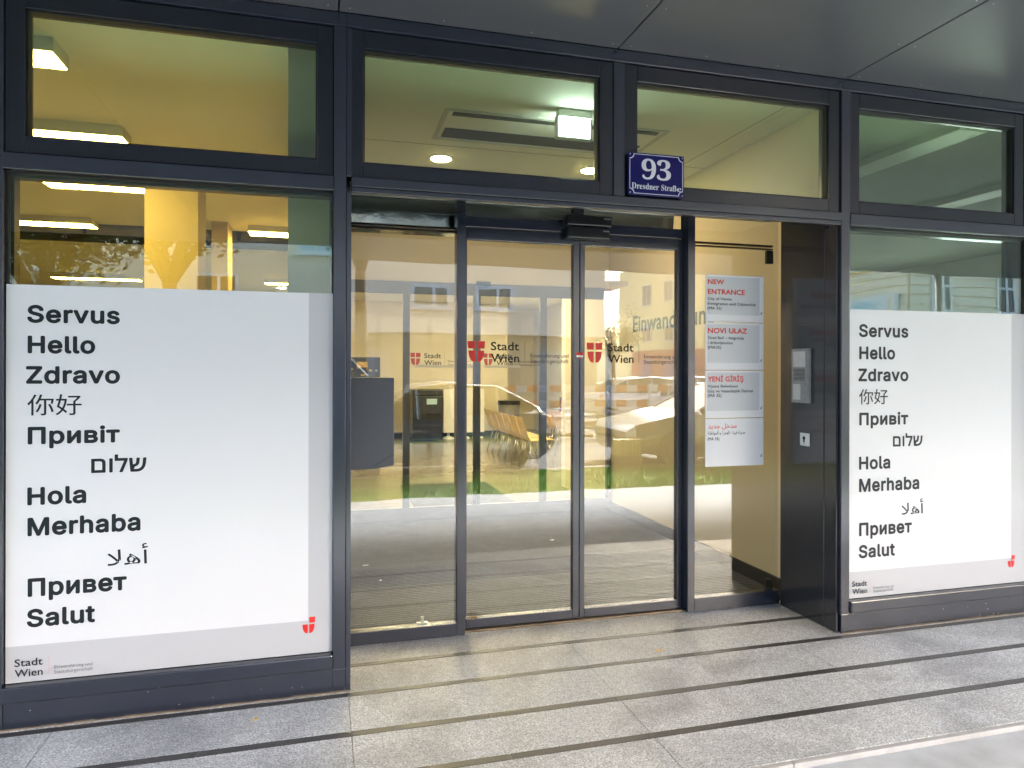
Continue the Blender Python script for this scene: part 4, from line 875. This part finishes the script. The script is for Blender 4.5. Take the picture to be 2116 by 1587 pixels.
# construction barrier
for i in range(3):
    Rb = thing('road_barrier', ('left', 'middle', 'right')[i]+' red and white plank barrier along the roadworks', 'barrier', (3.8+i*2.4, -12.0, -.13), 'plank barriers along the roadworks')
    xa = 3.8+i*2.4
    for z in (.97, .58):
        w1, w2 = MB(), MB()
        for q in range(8): (w1 if q % 2 else w2).box(xa+q*.29, xa+(q+1)*.29, -12.02, -11.98, z, z+.18)
        b = w1.build('plank', M['white'], Rb); w2.build('red_stripe', M['ora'], b)
    for xx in (xa+.2, xa+2.1):
        bx(xx-.03, xx+.03, -11.975, -11.93, -.06, 1.18).build('upright', M['white'], Rb); bx(xx-.2, xx+.2, -12.35, -11.6, -.13, -.06).build('foot', M['black'], Rb)
Cr = thing('grit_crate', 'yellow slatted crate on a brown base at the road edge', 'crate', (4.8, -5.75, 0))
bx(4.62, 5.02, -5.98, -5.64, -.02, .14).build('base', M['brown'], Cr)
f = MB()
for k in range(6): f.box(4.63+k*.064, 4.68+k*.064, -5.66, -5.64, .142, .42)
f.box(4.63, 5.0, -5.97, -5.661, .142, .40); f.build('box', M['crate'], Cr)

# houses across the street
def facade_window(parent, x, z, w_, h_, Y, face=1, panes=2, cross=False, glass='wpane'):
    f = MB(); t_ = .11; y0, y1 = (Y, Y+.06)
    f.box(x, x+t_, y0, y1, z, z+h_); f.box(x+w_-t_, x+w_, y0, y1, z, z+h_); f.box(x+t_, x+w_-t_, y0, y1, z, z+t_); f.box(x+t_, x+w_-t_, y0, y1, z+h_-t_, z+h_)
    for k in range(1, panes): f.box(x+w_*k/panes*1.15-t_/2, x+w_*k/panes*1.15+t_/2, y0, y1, z+t_, z+h_-t_)
    if cross: f.box(x+t_, x+w_-t_, y0+.002, y1+.004, z+h_*.62, z+h_*.62+t_)
    w0 = f.build('window', M['wframe'], parent)
    bx(x+t_*.5, x+w_-t_*.5, Y-.02, Y+.02, z+t_*.5, z+h_-t_*.5).build('pane', M[glass], w0)
    bx(x-.08, x+w_+.08, Y, Y+.16, z-.08, z-.005).build('sill', M['wframe'], w0)
Ap = thing('apartment_building', 'beige rendered apartment block across the street', 'building', (-2, -22, 0))
bx(-32, 11.2, -33, -22, 2.9, 7.2).build('wall', M['beige'], Ap)
bx(-32, 11.0, -32.9, -22.25, 0, 2.895).build('ground_floor', M['base'], Ap)
bx(11.201, 12.4, -24, -22.2, 5.0, 5.22).build('balcony', M['beige'], Ap)
for i in (-5, -4, -2, 1, 2):
    facade_window(Ap, .82+2.5*i, 3.88, 1.5, .92, -21.995)
facade_window(Ap, -.9, 5.55, 1.9, .9, -21.995, panes=3, glass='sky_blue')  # pale blue pane: the sky's reflection painted as its colour
for x in (-9.5, -6, -2.2, 1.4, 4.9, 8.4):
    bx(x, x+1.1, -22.26, -22.2, .3, 2.3).build('shutter', M['alu'], Ap)
Ho = thing('corner_house', 'cream and yellow corner house on the side street across the road', 'building', (35, -30, 0))
bx(25.2, 52, -52, -22, 0, 10).build('wall', M['yel'], Ho)
rus = MB()
for k in range(14): rus.box(25.3, 52, -21.999, -21.93, .3+k*.42, .3+k*.42+.37)
for k in range(14): rus.box(25.13, 25.199, -27.5, -21.93, .3+k*.42, .3+k*.42+.37)
rus.build('stone_courses', M['stone'], Ho)
for x in (26.6, 30.4, 34.2): facade_window(Ho, x, 4.2, 1.15, 1.75, -21.90, panes=2, cross=True)
cr = MB(); cr.box(25.0, 52, -21.95, -21.7, 6.25, 6.45); cr.box(24.9, 25.12, -27.5, -21.7, 6.25, 6.45); cr.build('cornice', M['stone'], Ho)
def side_window(y, z, w_, h_):
    f = MB(); f.box(25.12, 25.19, y, y+w_, z, z+h_); w0 = f.build('window', M['wframe'], Ho)
    g = MB(); g.box(25.10, 25.119, y+.12, y+w_/2-.06, z+.1, z+h_-.1); g.box(25.10, 25.119, y+w_/2+.06, y+w_-.12, z+.1, z+h_-.1); g.build('pane', M['wpane'], w0)
for y in (-47.2, -43.4, -41.2, -37.2): 
    side_window(y, 6.6, 1.6, 1.7)
for y in (-47.2, -43.4, -41.2): side_window(y, 3.7, 1.5, 1.3)
sf = MB(); sf.box(25.02, 25.12, -49, -33, .0, 3.05); sw = sf.build('shopfront', M['redwall'], Ho)
for y in (-47, -43.5, -40, -37.5): bx(24.98, 25.019, y, y+1.7, .9, 2.5).build('violet_panel', M['violet'], sw)
# billboard on the side wall
Bb = thing('billboard', 'large pale blue billboard on the corner house side wall', 'billboard', (25, -24, 3))
bx(24.85, 25.10, -26.4, -22.3, 1.6, 5.0).build('frame', M['wframe'], Bb)
bm2 = bpy.data.materials.new('billboard_print'); bm2.use_nodes = True
t2 = bm2.node_tree; tc = t2.nodes.new('ShaderNodeTexCoord'); nz = t2.nodes.new('ShaderNodeTexNoise'); nz.inputs['Scale'].default_value = .9; nz.inputs['Detail'].default_value = 3
t2.links.new(tc.outputs['Object'], nz.inputs['Vector']); rp = t2.nodes.new('ShaderNodeValToRGB')
for p_, c_ in ((.35, (.35, .55, .65, 1)), (.48, (.62, .72, .76, 1)), (.55, (.70, .45, .25, 1)), (.62, (.7, .7, .66, 1))):
    e = rp.color_ramp.elements.new(p_); e.color = c_
rp.color_ramp.elements[0].color = (.3, .5, .6, 1); rp.color_ramp.elements[-1].color = (.35, .40, .22, 1)
t2.links.new(nz.outputs['Fac'], rp.inputs['Fac']); t2.links.new(rp.outputs['Color'], t2.nodes['Principled BSDF'].inputs['Base Color'])
bx(24.83, 24.849, -26.25, -22.45, 1.75, 4.85).build('print', bm2, Bb)
# pale house closing the side street far away
Fh = thing('far_house', 'low pale house closing the far end of the side street', 'building', (18, -80, 0))
bx(8, 40, -92, -80, 0, 4.2).build('wall', M['stone'], Fh); bx(7.6, 40.4, -92.4, -79.6, 4.201, 4.5).build('roof', M['base'], Fh)
# steel column at the canopy edge
Sc = thing('steel_column', 'slender white steel column under the canopy edge', 'column', (10.45, -6.3, 0))
MB().tube([(10.45, -6.3, -.1), (10.45, -6.3, 3.26)], .055, 24).build('shaft', pmat('white_gloss_column', (.8, .8, .8), .12, 0, .6, coat=1), Sc, smooth=True)
MB().tube([(10.45, -6.3, -.13), (10.45, -6.3, -.09)], .12, 20).build('foot_plate', M['steel'], Sc)

# trees
def tree(x, y, h, crown_z, crown_r, seed, label, nleaf=5200):
    r = random.Random(seed); T = thing('street_tree', label, 'tree', (x, y, -.13), 'street trees across the road')
    tr = MB(); fork = crown_z-.9
    tr.tube([(x, y, -.13), (x+.05, y, fork*.5), (x+.02, y, fork)], [.19, .15, .13], 10)
    tips = []
    for k in range(6):
        a = k*1.05+r.uniform(-.3, .3); L = r.uniform(1.5, 2.4); sp = r.uniform(.35, .75)
        m1 = Vector((x+math.cos(a)*L*sp*.5, y+math.sin(a)*L*sp*.5, fork+L*.5)); e1 = Vector((x+math.cos(a)*L*sp*1.2, y+math.sin(a)*L*sp*1.2, fork+L*1.1))
        tr.tube([(x+.02, y, fork-.05), m1, e1], [.085, .06, .03], 8); tips.append(e1); tips.append(m1)
        for q in range(3):
            b = a+r.uniform(-1.2, 1.2); e2 = m1+Vector((math.cos(b)*.9, math.sin(b)*.9, r.uniform(.3, 1.1))); tr.tube([m1, (m1+e2)/2+Vector((0, 0, .1)), e2], [.04, .03, .012], 6); tips.append(e2)
    tr.build('trunk', M['bark'], T, smooth=True)
    lf = MB()
    cl = [t_ for t_ in tips]+[Vector((x+r.uniform(-1, 1)*crown_r, y+r.uniform(-1, 1)*crown_r, crown_z+r.uniform(.2, 1)*h*.5)) for _ in range(22)]
    for i in range(nleaf):
        c0 = r.choice(cl); p = c0+Vector((r.gauss(0, .34), r.gauss(0, .34), r.gauss(0, .26)))
        u = Vector((r.uniform(-1, 1), r.uniform(-1, 1), r.uniform(-.6, .6))).normalized(); v_ = u.cross(Vector((r.uniform(-1, 1), r.uniform(-1, 1), 1))).normalized()
        s1, s2 = r.uniform(.06, .10), r.uniform(.035, .055)
        lf.poly([p-u*s1, p+v_*s2, p+u*s1, p-v_*s2])
    lf.build('crown', M['leaf'], T, flat=True)
tree(-2.75, -10.6, 4.5, 4.0, 1.5, 1, 'leafy street tree with forked trunk, left of the van')
tree(.9, -13.2, 5.0, 4.9, 1.3, 2, 'leafy street tree behind the van', 4200)
tree(-5.0, -11.2, 5.0, 3.6, 1.5, 3, 'dense street tree left of the forked one along the road', 9000)
tree(19.5, -40, 5.0, 3.0, 1.8, 4, 'leafy tree far down the side street', 3500)
